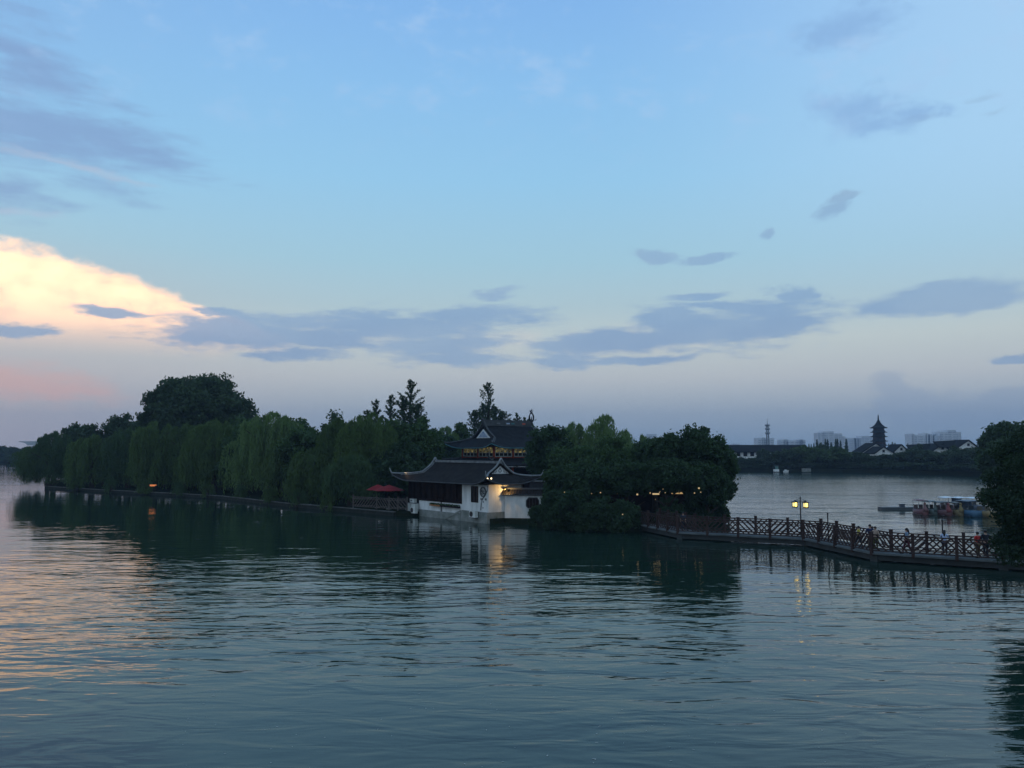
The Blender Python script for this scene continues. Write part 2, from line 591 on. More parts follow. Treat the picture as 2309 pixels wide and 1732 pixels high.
def npmesh(name, V, F, m, parent=None):
    me = bpy.data.meshes.new(name)
    nv, nf = len(V), len(F)
    k = F.shape[1]
    me.vertices.add(nv)
    me.vertices.foreach_set('co', V.astype(np.float32).ravel())
    me.loops.add(nf * k)
    me.loops.foreach_set('vertex_index', F.astype(np.int32).ravel())
    me.polygons.add(nf)
    me.polygons.foreach_set('loop_start', np.arange(0, nf * k, k, dtype=np.int32))
    me.polygons.foreach_set('loop_total', np.full(nf, k, dtype=np.int32))
    me.update(calc_edges=True)
    me.materials.append(m)
    o = bpy.data.objects.new(name, me)
    link(o)
    if parent is not None:
        o.parent = parent
    return o


# ------------------------------------------------------------------ water


def water_mat():
    m = bpy.data.materials.new('lake_water')
    m.use_nodes = True
    t = m.node_tree
    b = t.nodes['Principled BSDF']
    b.inputs['Base Color'].default_value = (0.010, 0.029, 0.021, 1)
    b.inputs['Roughness'].default_value = 0.045
    b.inputs['IOR'].default_value = 1.333
    b.inputs['Specular IOR Level'].default_value = 0.5
    geo = t.nodes.new('ShaderNodeNewGeometry')

    def nz(sx, sy, rot, detail, rough=0.5, dist=0.0, off=0.0):
        mp = t.nodes.new('ShaderNodeMapping')
        mp.inputs['Scale'].default_value = (sx, sy, 1)
        mp.inputs['Rotation'].default_value = (0, 0, R(rot))
        mp.inputs['Location'].default_value = (off, off, 0)
        t.links.new(geo.outputs['Position'], mp.inputs[0])
        n = t.nodes.new('ShaderNodeTexNoise')
        n.inputs['Scale'].default_value = 1.0
        n.inputs['Detail'].default_value = detail
        n.inputs['Roughness'].default_value = rough
        n.inputs['Distortion'].default_value = dist
        t.links.new(mp.outputs[0], n.inputs['Vector'])
        return n.outputs[0]

    def ma(op, a, bb):
        n = t.nodes.new('ShaderNodeMath')
        n.operation = op
        for i, x in enumerate((a, bb)):
            if isinstance(x, (int, float)):
                n.inputs[i].default_value = x
            else:
                t.links.new(x, n.inputs[i])
        return n.outputs[0]

    def mr(v, a, bb, c, d):
        n = t.nodes.new('ShaderNodeMapRange')
        n.interpolation_type = 'SMOOTHSTEP'
        t.links.new(v, n.inputs[0])
        for i, x in enumerate((a, bb, c, d)):
            n.inputs[i + 1].default_value = x
        return n.outputs[0]
    patch = mr(nz(0.018, 0.05, 8, 2, off=3), 0.36, 0.62, 0.45, 1.25)
    w1 = ma('MULTIPLY', nz(0.38, 0.98, 7, 2.2, 0.52, 0.6), 0.066)
    w2 = ma('MULTIPLY', nz(0.9, 2.8, -9, 2.0, 0.5, 0.2, 5), 0.011)
    w3 = ma('MULTIPLY', nz(3.4, 9.0, 3, 2.0, 0.5, 0.0, 9), 0.0016)
    w0 = ma('MULTIPLY', nz(0.09, 0.24, 12, 1.0, 0.5, 0.0, 1), 0.10)
    sp = t.nodes.new('ShaderNodeSeparateXYZ')
    t.links.new(geo.outputs['Position'], sp.inputs[0])
    # water in the lee of the island is calm, the open lake beyond the footbridge is ruffled by the breeze
    lee = ma('MULTIPLY', mr(sp.outputs[1], 40, 62, 0, 1), mr(sp.outputs[0], 26, 8, 0, 1))
    calm = ma('SUBTRACT', 1.0, ma('MULTIPLY', lee, 0.62))
    h = ma('MULTIPLY', ma('ADD', ma('MULTIPLY', ma('ADD', w1, ma('ADD', w2, w3)), patch), w0), calm)
    bp = t.nodes.new('ShaderNodeBump')
    bp.inputs['Strength'].default_value = 1.0
    bp.inputs['Distance'].default_value = 1.0
    t.links.new(h, bp.inputs['Height'])
    t.links.new(bp.outputs[0], b.inputs['Normal'])
    rgh = ma('ADD', 0.03, ma('MULTIPLY', ma('MULTIPLY', mr(sp.outputs[1], 55, 120, 0, 1), mr(sp.outputs[0], 10, 26, 0, 1)), 0.10))
    t.links.new(rgh, b.inputs['Roughness'])
    return m


MT['water'] = water_mat()
o = MB().add([(-1800, -60, 0), (1800, -60, 0), (1800, 2600, 0), (-1800, 2600, 0)], [(0, 1, 2, 3)]).build('water', MT['water'])
tag(o, kind='structure')

rng = np.random.default_rng(5)
nn = 420
D_ = 13.5 + 24 * rng.random(nn) ** 1.6
X_ = (rng.random(nn) * 1.5 - 0.55) * D_ * 0.72
P = np.stack([X_, D_, np.full(nn, 0.006)], 1)
an = rng.random(nn) * math.pi
sz = 0.010 + 0.022 * rng.random(nn) ** 2
u_ = np.stack([np.cos(an) * sz * 1.7, np.sin(an) * sz * 1.7, np.zeros(nn)], 1)
v_ = np.stack([-np.sin(an) * sz * 0.6, np.cos(an) * sz * 0.6, np.zeros(nn)], 1)
V = np.stack([P - u_, P + v_, P + u_, P - v_], 1).reshape(-1, 3)
o = npmesh('floating_fluff', V, np.arange(4 * nn).reshape(-1, 4), mat('pale_fluff', (0.45, 0.47, 0.44), 0.9, noise_amt=0.2, nscale=3))
tag(o, 'scattered pale specks of fluff and leaf floating on the near water', 'floating debris', kind='stuff')

# ------------------------------------------------------------------ ground
ISLE = [(104, 151), (226, 138), (418, 124.5), (500, 119), (653, 102.5), (780, 94.5), (891, 88.2), (948, 88.2), (1060, 81.5), (1112, 78.7), (1136, 79.7),
        (1190, 77.5), (1240, 74.5), (1300, 71.8), (1380, 70.8), (1440, 71.5), (1500, 73.5), (1590, 76), (1632, 80), (1642, 92),
        (1600, 125), (1400, 165), (1000, 190), (500, 205), (200, 200), (100, 175)]
ISLE_XY = [(gx(p, d), d) for p, d in ISLE]
tag(MB().prism(ISLE_XY, -1.2, 0.46).build('island_ground', MT['earth']), kind='structure')
FARB = [(gx(1560, 290), 290), (gx(1650, 266), 266), (gx(1740, 262), 262), (gx(1900, 256), 256), (gx(2000, 246), 246), (gx(2120, 232), 232), (gx(2240, 216), 216),
        (gx(2309, 190), 190), (200, 120), (700, 120), (1700, 400), (1700, 2500), (-200, 2500), (-200, 420), (100, 380)]
tag(MB().prism(FARB, -1, 1.2).build('far_shore_ground', MT['earth']), kind='structure')
LFB = [(gx(-600, 380), 380), (gx(-80, 404), 404), (gx(12, 404), 404), (gx(14, 372), 372), (gx(60, 368), 368), (gx(300, 360), 360), (100, 380), (-190, 480), (-190, 2500), (-1700, 2500), (-1700, 500)]
tag(MB().prism(LFB, -1, 1.0).build('left_shore_ground', MT['earth']), kind='structure')
NB = [(26.5, 24), (60, 10), (140, 20), (140, 66), (50, 56), (31, 52.5), (30.2, 47), (27.5, 38)]
tag(MB().prism(NB, -1.5, 0.5).build('near_bank_ground', MT['earth']), kind='structure')

# quay wall along the willow shore
qw = thing('quay_wall', 'low stone quay wall with pale coping along the willow shore', 'quay wall', (ISLE_XY[0][0], ISLE_XY[0][1], 0))
off = Vector((ISLE_XY[0][0], ISLE_XY[0][1], 0))
a_, b_ = MB(), MB()
for i in range(6):
    p, q = Vector((*ISLE_XY[i], 0)) - off, Vector((*ISLE_XY[i + 1], 0)) - off
    nseg = max(1, int((q - p).length / 3.0))
    for k in range(nseg):
        s0, s1 = p.lerp(q, k / nseg), p.lerp(q, (k + 1) / nseg)
        a_.bar(s0 + Vector((0, -0.12, 0.12)), s1 + Vector((0, -0.12, 0.02)), 0.35, 0.72)
        dz = random.Random(i * 31 + k).uniform(-0.012, 0.012)
        g = (s1 - s0) * 0.012
        b_.bar(s0 + g + Vector((0, -0.14, 0.43 + dz)), s1 - g + Vector((0, -0.14, 0.43 + dz)), 0.40, 0.09)
a_.build('wall', MT['stone_dark'], qw)
b_.build('coping', MT['coping'], qw)

# ------------------------------------------------------------------ roofs


def hip_gable_roof(P, x0, x1, y0, y1, ze, zr, gx0, gx1, zg, lift, Lc, parent, tile, edge, ridge_mat, ridge_h=0.22, push=0.35, tip=0.6, r=0.09, gable_mat=None, ridge_rise=0.35):
    ym = (y0 + y1) / 2
    prof = lambda t: ze + (zr - ze) * (0.72 * t + 0.28 * t * t)
    lo, hi = 0.0, 1.0
    for _ in range(40):
        md = (lo + hi) / 2
        if prof(md) < zg:
            lo = md
        else:
            hi = md
    tg = lo

    def corner(c, t):
        k = max(0.0, 1 - t / tg)
        return lift * c ** 2.2 * k ** 1.4, push * c ** 2 * k ** 1.5

    def front(t, u, sgn):
        k = min(t / tg, 1)
        xl, xr = x0 + (gx0 - x0) * k, x1 + (gx1 - x1) * k
        x = xl + (xr - xl) * u
        cl, cr_ = max(0, 1 - (x - xl) / Lc), max(0, 1 - (xr - x) / Lc)
        zl, pl = corner(cl, t)
        zr_, pr = corner(cr_, t)
        y = y0 + (ym - y0) * t
        x = x - pl + pr
        y = y - (pl + pr)
        if sgn < 0:
            y = 2 * ym - y
        return (x, y, prof(t) + zl + zr_)

    def side(t, v, sgn):
        k = min(t / tg, 1)
        ya, yb = y0 + (ym - y0) * t, y1 + (ym - y1) * t
        y = ya + (yb - ya) * v
        cl, cr_ = max(0, 1 - (y - ya) / Lc), max(0, 1 - (yb - y) / Lc)
        zl, pl = corner(cl, t)
        zr_, pr = corner(cr_, t)
        xx = (x0 + (gx0 - x0) * k) - (pl + pr) if sgn < 0 else (x1 + (gx1 - x1) * k) + (pl + pr)
        return (xx, y - pl + pr, prof(t) + zl + zr_)
    for nm, fn, sg in (('roof_slope', front, 1), ('roof_slope', front, -1)):
        b = MB()
        ts = [tg * i / 7 for i in range(8)] + [tg + (1 - tg) * i / 5 for i in range(1, 6)]
        n = 40
        vs = [fn(t, i / n, sg) for t in ts for i in range(n + 1)]
        fs = []
        for j in range(len(ts) - 1):
            for i in range(n):
                q = (j * (n + 1) + i, j * (n + 1) + i + 1, (j + 1) * (n + 1) + i + 1, (j + 1) * (n + 1) + i)
                fs.append(q if sg > 0 else q[::-1])
        b.add(vs, fs).build(nm, tile[0], P, True, solid=0.16)
    for sg in (-1, 1):
        b = MB()
        ts = [tg * i / 7 for i in range(8)]
        n = 26
        vs = [side(t, i / n, sg) for t in ts for i in range(n + 1)]
        fs = []
        for j in range(len(ts) - 1):
            for i in range(n):
                q = (j * (n + 1) + i, j * (n + 1) + i + 1, (j + 1) * (n + 1) + i + 1, (j + 1) * (n + 1) + i)
                fs.append(q if sg > 0 else q[::-1])
        b.add(vs, fs).build('end_roof_slope', tile[1], P, True, solid=0.16)
    # eave trim
    e = MB()
    n = 40
    e.tube([Vector(front(0, i / n, 1)) + Vector((0, 0, -0.06)) for i in range(n + 1)], 0.07, 6)
    e.tube([Vector(side(0, i / 26, -1)) + Vector((0, 0, -0.06)) for i in range(27)], 0.07, 6)
    e.tube([Vector(side(0, i / 26, 1)) + Vector((0, 0, -0.06)) for i in range(27)], 0.07, 6)
    e.build('eave_trim', edge, P, True)
    # main ridge
    rb = MB()
    rb.box(((gx0 + gx1) / 2, ym, zr + ridge_h / 2), (gx1 - gx0, 0.22, ridge_h + 0.06))
    rb.box(((gx0 + gx1) / 2, ym, zr + ridge_h + 0.06), (gx1 - gx0 + 0.1, 0.30, 0.07))
    rb.build('main_ridge', ridge_mat, P)
    # barge ridges running down the gable then out along the hip to a curled tip
    for sx in (0, 1):
        for sg in (1, -1):
            u = float(sx)
            pts = []
            for i in range(7):
                t = 1 - (1 - tg) * i / 6
                p = Vector(front(t, u, sg))
                p.z += 0.12 + ridge_rise * max(0, 1 - i / 2.5) ** 1.5
                pts.append(p)
            for i in range(1, 9):
                t = tg * (1 - i / 8)
                p = Vector(front(t, u, sg))
                p.z += 0.10
                pts.append(p)
            d = (pts[-1] - pts[-2])
            d.z = 0
            d.normalize()
            last = pts[-1].copy()
            for i in range(1, 5):
                pts.append(last + d * (tip * 0.55 * i / 4) + Vector((0, 0, tip * (i / 4) ** 1.6)))
            rad = [r * 1.15] * 7 + [r] * 8 + [r * (0.95 - 0.17 * i) for i in range(4)]
            MB().tube(pts, rad, 7).build('barge_ridge', ridge_mat, P, True)
            pts2 = [p + Vector((0.22 if sx == 0 else -0.22, 0, -0.13)) for p in pts[1:13]]
            MB().tube(pts2, r * 0.6, 6).build('lower_barge_ridge', ridge_mat, P, True)
    # gable walls
    ya = y0 + (ym - y0) * tg
    for gxx, s in ((gx0, 1), (gx1, -1)):
        b = MB()
        xx = gxx + s * 0.28
        b.slab([(xx, ya, zg - 0.1), (xx, 2 * ym - ya, zg - 0.1), (xx, ym, zr - 0.1)], (s * 0.1, 0, 0))
        b.build('gable_wall', gable_mat or ridge_mat, P)
    return front, side, tg, ym


DROT = math.atan2(-0.782, 0.624)
NROT = math.atan2(0.624, 0.782)

# ------------------------------------------------------------------ waterside white house
TX = tilemat('house_roof_tile', (0.018, 0.016, 0.015), 'X')
TY = tilemat('house_end_roof_tile', (0.018, 0.016, 0.015), 'Y')
hs = thing('waterside_house', 'white walled waterside house with a dark curved tile roof and upturned eaves', 'house', (-2.24, 79.0, 0), DROT)
# walls (local x: 0 at right corner to -14.6 left, y 0..4.2 back)
w = MB()
w.box((-0.15, 2.1, 2.4), (0.3, 4.2, 2.7))
w.box((-0.83, 0.15, 2.4), (1.06, 0.3, 2.7))
w.box((-0.83 - 0.53 - 0.15, 0.15, 2.4), (0.3, 0.3, 2.7))
w.box((-2.26, 0.15, 1.47), (1.2, 0.3, 0.84))
w.box((-2.26, 0.15, 3.62), (1.2, 0.3, 0.26))
w.box((-3.63, 0.15, 2.4), (1.54, 0.3, 2.7))
w.build('plaster_wall', MT['white'], hs)
w = MB()
w.box((-8.4, 0.15, 1.18), (8.0, 0.28, 0.98))
w.build('parapet_wall', MT['white'], hs)
w = MB()
w.box((-2.2, 0.05, 0.5), (4.4, 0.5, 1.1))
w.box((-0.15, 2.3, 0.5), (0.34, 4.0, 1.1))
w.box((-9.6, 0.05, 0.30), (10.4, 0.56, 0.78))
w.bar((-4.3, -0.24, 0.98), (-6.9, -0.26, 0.1), 0.06, 0.16)
w.build('stone_base', MT['base'], hs)
w = MB()
w.box((-7.3, 4.1, 2.1), (14.6, 0.2, 3.2))
w.box((-14.5, 2.1, 2.1), (0.2, 4.2, 3.2))
w.build('rear_wall', MT['wood'], hs)
w = MB()
w.box((-7.3, 2.1, 1.62), (14.4, 4.0, 0.1))
w.build('floor', MT['wood'], hs)
# timber window band
for i in range(9):
    x = -4.45 - i * 1.14
    f = MB()
    f.box((x - 0.57, 0.16, 1.78), (1.12, 0.12, 0.10))
    f.box((x - 0.57, 0.16, 3.62), (1.12, 0.12, 0.18))
    f.box((x - 0.05, 0.16, 2.7), (0.09, 0.14, 1.72))
    for k in range(1, 4):
        f.box((x - 0.05 - k * 0.27, 0.16, 2.7), (0.035, 0.07, 1.7))
    for k in range(1, 5):
        f.box((x - 0.57, 0.165, 1.8 + k * 0.36), (1.0, 0.05, 0.03))
    fo = f.build('window', MT['wood'], hs)
    MB().box((x - 0.57, 0.24, 2.7), (1.02, 0.03, 1.7)).build('pane', MT['glassdark'], fo)
f = MB()
f.box((-9.5, 0.1, 1.69), (10.2, 0.34, 0.07))
f.build('window_sill', MT['wood'], hs)
# narrow window in the white wall
f = MB()
f.box((-2.83, 0.03, 2.7), (0.07, 0.1, 1.56))
f.box((-1.69, 0.03, 2.7), (0.07, 0.1, 1.56))
f.box((-2.26, 0.03, 3.45), (1.07, 0.1, 0.07))
f.box((-2.26, 0.03, 1.93), (1.07, 0.1, 0.07))
f.box((-2.26, 0.05, 2.7), (0.05, 0.08, 1.45))
fo = f.build('narrow_window', MT['wood'], hs)
MB().box((-2.26, 0.10, 2.7), (1.06, 0.03, 1.5)).build('pane', MT['glassdark'], fo)
# round emblem
em = MB()
ex, ez, er = -0.86, 2.97, 0.46
prev = None
for k in range(28):
    t0, t1 = 2 * math.pi * k / 28, 2 * math.pi * (k + 1) / 28
    em.bar((ex + er * math.cos(t0), -0.03, ez + er * math.sin(t0)), (ex + er * math.cos(t1), -0.03, ez + er * math.sin(t1)), 0.05, 0.10)
for k in range(28):
    t0, t1 = 2 * math.pi * k / 28, 2 * math.pi * (k + 1) / 28
    em.bar((ex + .36 * math.cos(t0), -0.03, ez + .36 * math.sin(t0)), (ex + .36 * math.cos(t1), -0.03, ez + .36 * math.sin(t1)), 0.04, 0.03)
S = [((-.24, .16), (-.02, .16)), ((-.24, .16), (-.26, -.04)), ((-.14, .05), (-.02, .05)), ((-.14, .16), (-.18, -.16)), ((-.02, .05), (-.06, -.12)),
     ((.02, .20), (.20, .18)), ((.04, .10), (.20, .10)), ((.04, .10), (.04, .0)), ((.20, .10), (.20, .0)), ((.04, .0), (.20, .0)),
     ((.02, -.08), (.22, -.08)), ((.02, -.08), (.0, -.24)), ((.22, -.08), (.22, -.22)), ((.12, -.08), (.12, -.22)), ((.0, -.16), (.22, -.16)),
     ((-.24, -.14), (-.06, -.24)), ((-.10, .24), (-.06, .2))]
for p, q in S:
    em.bar((ex + p[0], -0.03, ez + p[1]), (ex + q[0], -0.03, ez + q[1]), 0.04, 0.042)
em.build('round_emblem', MT['grey'], hs, label='round grey wall emblem with brushed character strokes')
# small reliefs below the emblem and vents
for c_, d_ in (((-1.08, -0.03, 2.28), (0.34, 0.05, 0.16)), ((-0.42, -0.03, 2.28), (0.22, 0.05, 0.2)), ((-0.80, -0.03, 2.02), (0.10, 0.05, 0.12)),
               ((-0.86, -0.03, 1.45), (0.08, 0.05, 0.10))):
    MB().box(c_, d_).build('wall_relief', MT['grey'], hs)
MB().tube([(-0.05, -0.05, 3.6), (-0.18, -0.05, 3.1), (-0.62, -0.05, 2.55), (-1.02, -0.05, 2.2), (-1.12, -0.05, 1.9), (-1.2, -0.05, 1.2)], 0.035, 6).build('drain_pipe', MT['black'], hs)
MB().tube([(-8.05, -0.06, 1.75), (-8.05, -0.06, 0.55)], 0.05, 6).build('downpipe', MT['wood'], hs)
front, side, tg, ym = hip_gable_roof(hs, -15.7, 1.05, -1.05, 5.2, 3.78, 5.72, -12.5, -0.75, 4.62, 0.62, 2.6, hs, (TX, TY), MT['ridge_d'], MT['ridge'],
                                     ridge_h=0.1, push=0.25, tip=0.55, r=0.085, gable_mat=MT['tile'])
# white carved triangle in the right gable
g = MB()
xg = -0.75 - 0.16
g.slab([(xg, 0.85, 4.68), (xg, 3.30, 4.68), (xg, 2.075, 5.46)], (-0.1, 0, 0))
gp = g.build('gable_panel', MT['white'], hs, label='white carved gable triangle')
g = MB()
xx = xg + 0.02
for a, b in (((2.075, 5.25), (1.9, 4.95)), ((2.075, 5.25), (2.25, 4.95)), ((1.9, 4.95), (2.075, 4.8)), ((2.25, 4.95), (2.075, 4.8)),
             ((1.65, 4.98), (1.5, 4.78)), ((2.5, 4.98), (2.65, 4.78)), ((1.35, 4.84), (1.25, 4.74)), ((2.8, 4.84), (2.9, 4.74))):
    g.bar((xx, a[0], a[1]), (xx, b[0], b[1]), 0.04, 0.06)
g.build('carving', MT['grey'], gp)
# soffit
MB().box((-7.3, 2.08, 3.72), (15.2, 5.2, 0.04)).build('soffit', MT['wood'], hs)


def lamp_at(name, loc, energy, col, radius=0.05, parent=None):
    l = bpy.data.lights.new(name, 'POINT')
    l.energy = energy
    l.color = col
    l.shadow_soft_size = radius
    o = bpy.data.objects.new(name, l)
    link(o)
    o.location = loc
    if parent:
        o.parent = parent
    return o


def small_lamp(label, loc, r=0.07, energy=4, group='small warm lamps', m='bulb'):
    t = thing('hanging_lamp', label, 'lamp', loc, 0, group)
    MB().lathe([(0.001, -r), (r * .7, -r * .7), (r, 0), (r * .7, r * .7), (0.001, r)], 10).build('bulb', MT[m], t, True)
    MB().lathe([(r * .3, r * 1.1), (r * .55, r * .9), (r * 0.2, r * 2.0)], 8).build('cap', MT['black'], t)
    if energy:
        lamp_at('light', (0, 0, -r * 2.2), energy, (1.0, 0.68, 0.35), 0.06, t)
    return t


M_h = Matrix.Translation((-2.24, 79, 0)) @ Matrix.Rotation(DROT, 4, 'Z')
small_lamp('left of the two bright bulbs under the front corner of the house roof', at(1099, 1079.5, 77.5), 0.075, 0.5)
small_lamp('right of the two bright bulbs under the front corner of the house roof', at(1107.8, 1079, 77.7), 0.07, 0.5)
lt = thing('wall_lamp', 'warm wall lamp glowing on the side wall under the eave of the white house', 'lamp', M_h @ Vector((0.34, 1.75, 3.15)), DROT)
MB().box((0, 0, 0.12), (0.22, 0.24, 0.05)).build('hood', MT['black'], lt)
MB().box((-0.04, 0, 0.07), (0.1, 0.14, 0.05)).build('bulb', MT['warmwin'], lt)
MB().box((0.56, 0, -0.02), (0.03, 0.26, 0.26)).build('light_blocker', MT['black'], lt)  # added plate, keeps the lamp's direct light off camera and water
MB().box((0.22, 0, 0.11), (0.7, 0.04, 0.03)).build('arm', MT['black'], lt)
lamp_at('light', (0.47, 0, -0.02), 62, (1.0, 0.58, 0.20), 0.04, lt)
lt = thing('roof_lamp', 'small warm spotlight lying on the left hip of the house roof', 'lamp', M_h @ Vector((-14.6, -0.62, 4.35)), DROT)
MB().box((0, 0, 0.0), (0.22, 0.14, 0.10)).build('lamp_case', MT['black'], lt)
sl = bpy.data.lights.new('light', 'SPOT')
sl.energy = 16
sl.color = (1.0, 0.6, 0.25)
sl.spot_size = R(75)
sl.shadow_soft_size = 0.04
so = link(bpy.data.objects.new('light', sl))
so.parent = lt
so.location = (0.12, -0.02, 0.22)
so.rotation_euler = Vector((-0.95, -0.28, 0.30)).to_track_quat('Z', 'Y').to_euler()

# air conditioners and cabinets on the house front


def ac(label, loc, sc=1.0):
    t = thing('air_conditioner', label, 'air conditioner', loc, DROT, 'outdoor units on the house front')
    b = MB()
    b.box((0, 0, 0.33), (0.95, 0.36, 0.64))
    b.build('casing', MT['cabinet'], t)
    g = MB()
    for rr in (0.1, 0.18, 0.25):
        pts = [(-0.15 + rr * math.cos(k * math.pi / 8), -0.2, 0.33 + rr * math.sin(k * math.pi / 8)) for k in range(17)]
        g.tube(pts, 0.012, 4, cap=False)
    g.build('fan_grille', MT['black'], t)
    d = MB()
    d.lathe([(0.0, 0), (0.26, 0.0), (0.26, 0.02), (0.0, 0.02)], 18)
    d.v = [(x - 0.15, -0.182 - z, 0.33 + y) for x, y, z in d.v]
    d.build('fan', MT['black'], t)
    MB().box((0, 0, -0.02), (0.9, 0.3, 0.05)).build('bracket', MT['black'], t)
    return t


ac('white air conditioner on the stone base below the emblem', M_h @ Vector((-1.75, -0.5, 0.50)))
ac('white air conditioner at the left end of the house beside the fence', M_h @ Vector((-12.2, -0.75, 0.30)))
t = thing('metal_cabinet', 'wide pale metal cabinet standing behind the left air conditioner', 'cabinet', M_h @ Vector((-13.2, -0.3, 0.30)), DROT)
b = MB()
b.box((0, 0, 0.55), (1.7, 0.45, 0.9))
b.build('body', MT['cabinet'], t)
b = MB()
b.box((0, 0, 1.02), (1.8, 0.52, 0.05))
b.box((0, -0.235, 0.55), (0.03, 0.02, 0.8))
b.build('lid', MT['grey'], t)
t = thing('storage_box', 'small white box on top of the wide cabinet', 'box', M_h @ Vector((-13.1, -0.3, 1.35)), DROT)
MB().box((0, 0, 0.22), (0.85, 0.36, 0.42)).build('body', MT['cabinet'], t)
b = MB()
b.box((0, 0, 0.45), (0.9, 0.4, 0.04))
b.box((-0.1, -0.19, 0.24), (0.3, 0.02, 0.12))
b.build('lid', MT['grey'], t)


def leafcloud(n, cx, cy, cz, rx, ry, rz, size, rng, shell=0.4):
    d = rng.normal(size=(n, 3))
    d /= np.linalg.norm(d, axis=1)[:, None] + 1e-9
    r = (shell + (1 - shell) * rng.random(n)) ** 0.7
    return np.stack([cx + d[:, 0] * rx * r, cy + d[:, 1] * ry * r, cz + d[:, 2] * rz * r], 1)


def cards(P, sa, sb, rng, vertical=0.0):
    """quads at points P; long half-size sa, short half-size sb. vertical 0..1 aligns long axis to z"""
    n = len(P)
    a = rng.normal(size=(n, 3))
    if vertical > 0:
        a = a * (1 - vertical) + np.array([0, 0, 1.0]) * vertical * 1.6
    a /= np.linalg.norm(a, axis=1)[:, None] + 1e-9
    c = rng.normal(size=(n, 3))
    b = np.cross(a, c)
    b /= np.linalg.norm(b, axis=1)[:, None] + 1e-9
    sa = sa * (0.7 + 0.6 * rng.random(n))[:, None]
    sb = sb * (0.7 + 0.6 * rng.random(n))[:, None]
    V = np.stack([P - a * sa, P + b * sb - a * sa * 0.1, P + a * sa, P - b * sb + a * sa * 0.1], 1).reshape(-1, 3)
    F = np.arange(4 * n).reshape(-1, 4)
    return V, F


for i, (xa, xb, colr) in enumerate(((-7.95, -9.9, 'planter'), (-4.6, -7.9, 'shrub'))):
    lab = ['orange planter trough on the parapet left of the downpipe', 'long green planter trough on the parapet right of the downpipe'][i]
    t = thing('planter_trough', lab, 'planter', M_h @ Vector(((xa + xb) / 2, -0.2, 1.28)), DROT)
    ln = abs(xa - xb)
    MB().box((0, 0, 0), (ln, 0.24, 0.14)).build('trough', MT['planter' if i == 0 else 'wood'], t)
    rng = np.random.default_rng(50 + i)
    P = np.stack([rng.uniform(-ln / 2, ln / 2, 500), rng.uniform(-.14, .14, 500), 0.1 + rng.random(500) * 0.13], 1)
    npmesh('plants', *cards(P, 0.06, 0.03, rng), MT['mid'], t)

# ------------------------------------------------------------------ pavilion behind
P0 = Vector((-2.52, 115.0, 0.0))
pv = thing('pavilion', 'two storey pavilion with red columns, lit lattice windows and dark hip and gable roof', 'pavilion', P0, NROT)
PX = tilemat('pavilion_tile', (0.015, 0.017, 0.020), 'X')
PY = tilemat('pavilion_end_tile', (0.015, 0.017, 0.020), 'Y')
LX, LY = 11.0, 7.55
# local x along the long face (to the back right), local y along the gable face (back left)
pf, ps, ptg, pym = hip_gable_roof(pv, -1.6, LX + 1.6, -1.6, LY + 1.6, 7.32, 10.55, 0.95, LX - 1.0, 8.75, 0.62, 3.2, pv, (PX, PY), MT['teal'], MT['ridge_d'],
                                  ridge_h=0.75, push=0.25, tip=0.35, r=0.11, gable_mat=MT['ridge_d'], ridge_rise=0.7)
g = MB()
g.slab([(0.9, pym - 1.65, 8.72), (0.9, pym + 1.65, 8.72), (0.9, pym, 10.0)], (0.1, 0, 0))
gp = g.build('gable_panel', MT['white'], pv, label='white edged triangular gable panel with blue relief')
g = MB()
g.slab([(0.86, pym - 1.1, 8.86), (0.86, pym + 1.1, 8.86), (0.86, pym, 9.72)], (0.05, 0, 0))
g.build('blue_relief', MT['blueglaze'], gp)
# ridge painted panels
for i, xk in enumerate((3.6, 5.4, 6.3, 8.4)):
    MB().box((xk, pym - 0.13, 10.9), (0.6, 0.06, 0.2)).build('ridge_ornament', [MT['grey'], MT['blueglaze'], MT['teal'], MT['redwood']][i], pv)
# dragon ring finial at the right ridge end
d = MB()
rx = LX - 1.0
ring = [(rx + 0.42 * math.cos(t), pym, 11.95 + 0.62 * math.sin(t)) for t in [2 * math.pi * k / 16 for k in range(17)]]
d.tube(ring, [0.13, 0.12, .11, .1, .1, .1, .11, .12, .13, .14, .16, .18, .2, .18, .16, .14, .13], 7, cap=False)
d.tube([(rx, pym, 12.5), (rx - 0.12, pym, 12.9), (rx + 0.05, pym, 13.25)], [0.13, 0.1, 0.02], 6)
for a, b in (((-.1, 12.6), (-.4, 13.0)), ((.1, 12.6), (.35, 13.05)), ((.35, 11.6), (.85, 11.5)), ((.85, 11.5), (.95, 11.8)), ((0, 12.9), (.25, 13.2))):
    d.tube([(rx + a[0], pym, a[1]), (rx + b[0], pym, b[1])], [0.07, 0.02], 5)
d.tube([(rx, pym, 11.35), (rx, pym, 11.9), (rx + .06, pym, 12.1)], [0.12, 0.06, 0.03], 6)
d.build('dragon_finial', MT['black'], pv, True)
d = MB()
d.tube([(0.95, pym, 10.6), (0.85, pym, 11.5), (0.6, pym, 11.65)], [0.25, 0.2, 0.06], 7)
d.build('ridge_end', MT['ridge_d'], pv, True)
# upper storey columns and lattice bays
cols = [(0, 0), (3.4, 0), (6.8, 0), (LX, 0), (0, 3.77), (0, LY), (LX, LY)]
for x, y in cols:
    MB().tube([(x, y, 5.6), (x, y, 7.6)], 0.17, 10).build('column', MT['redwood'], pv, True)


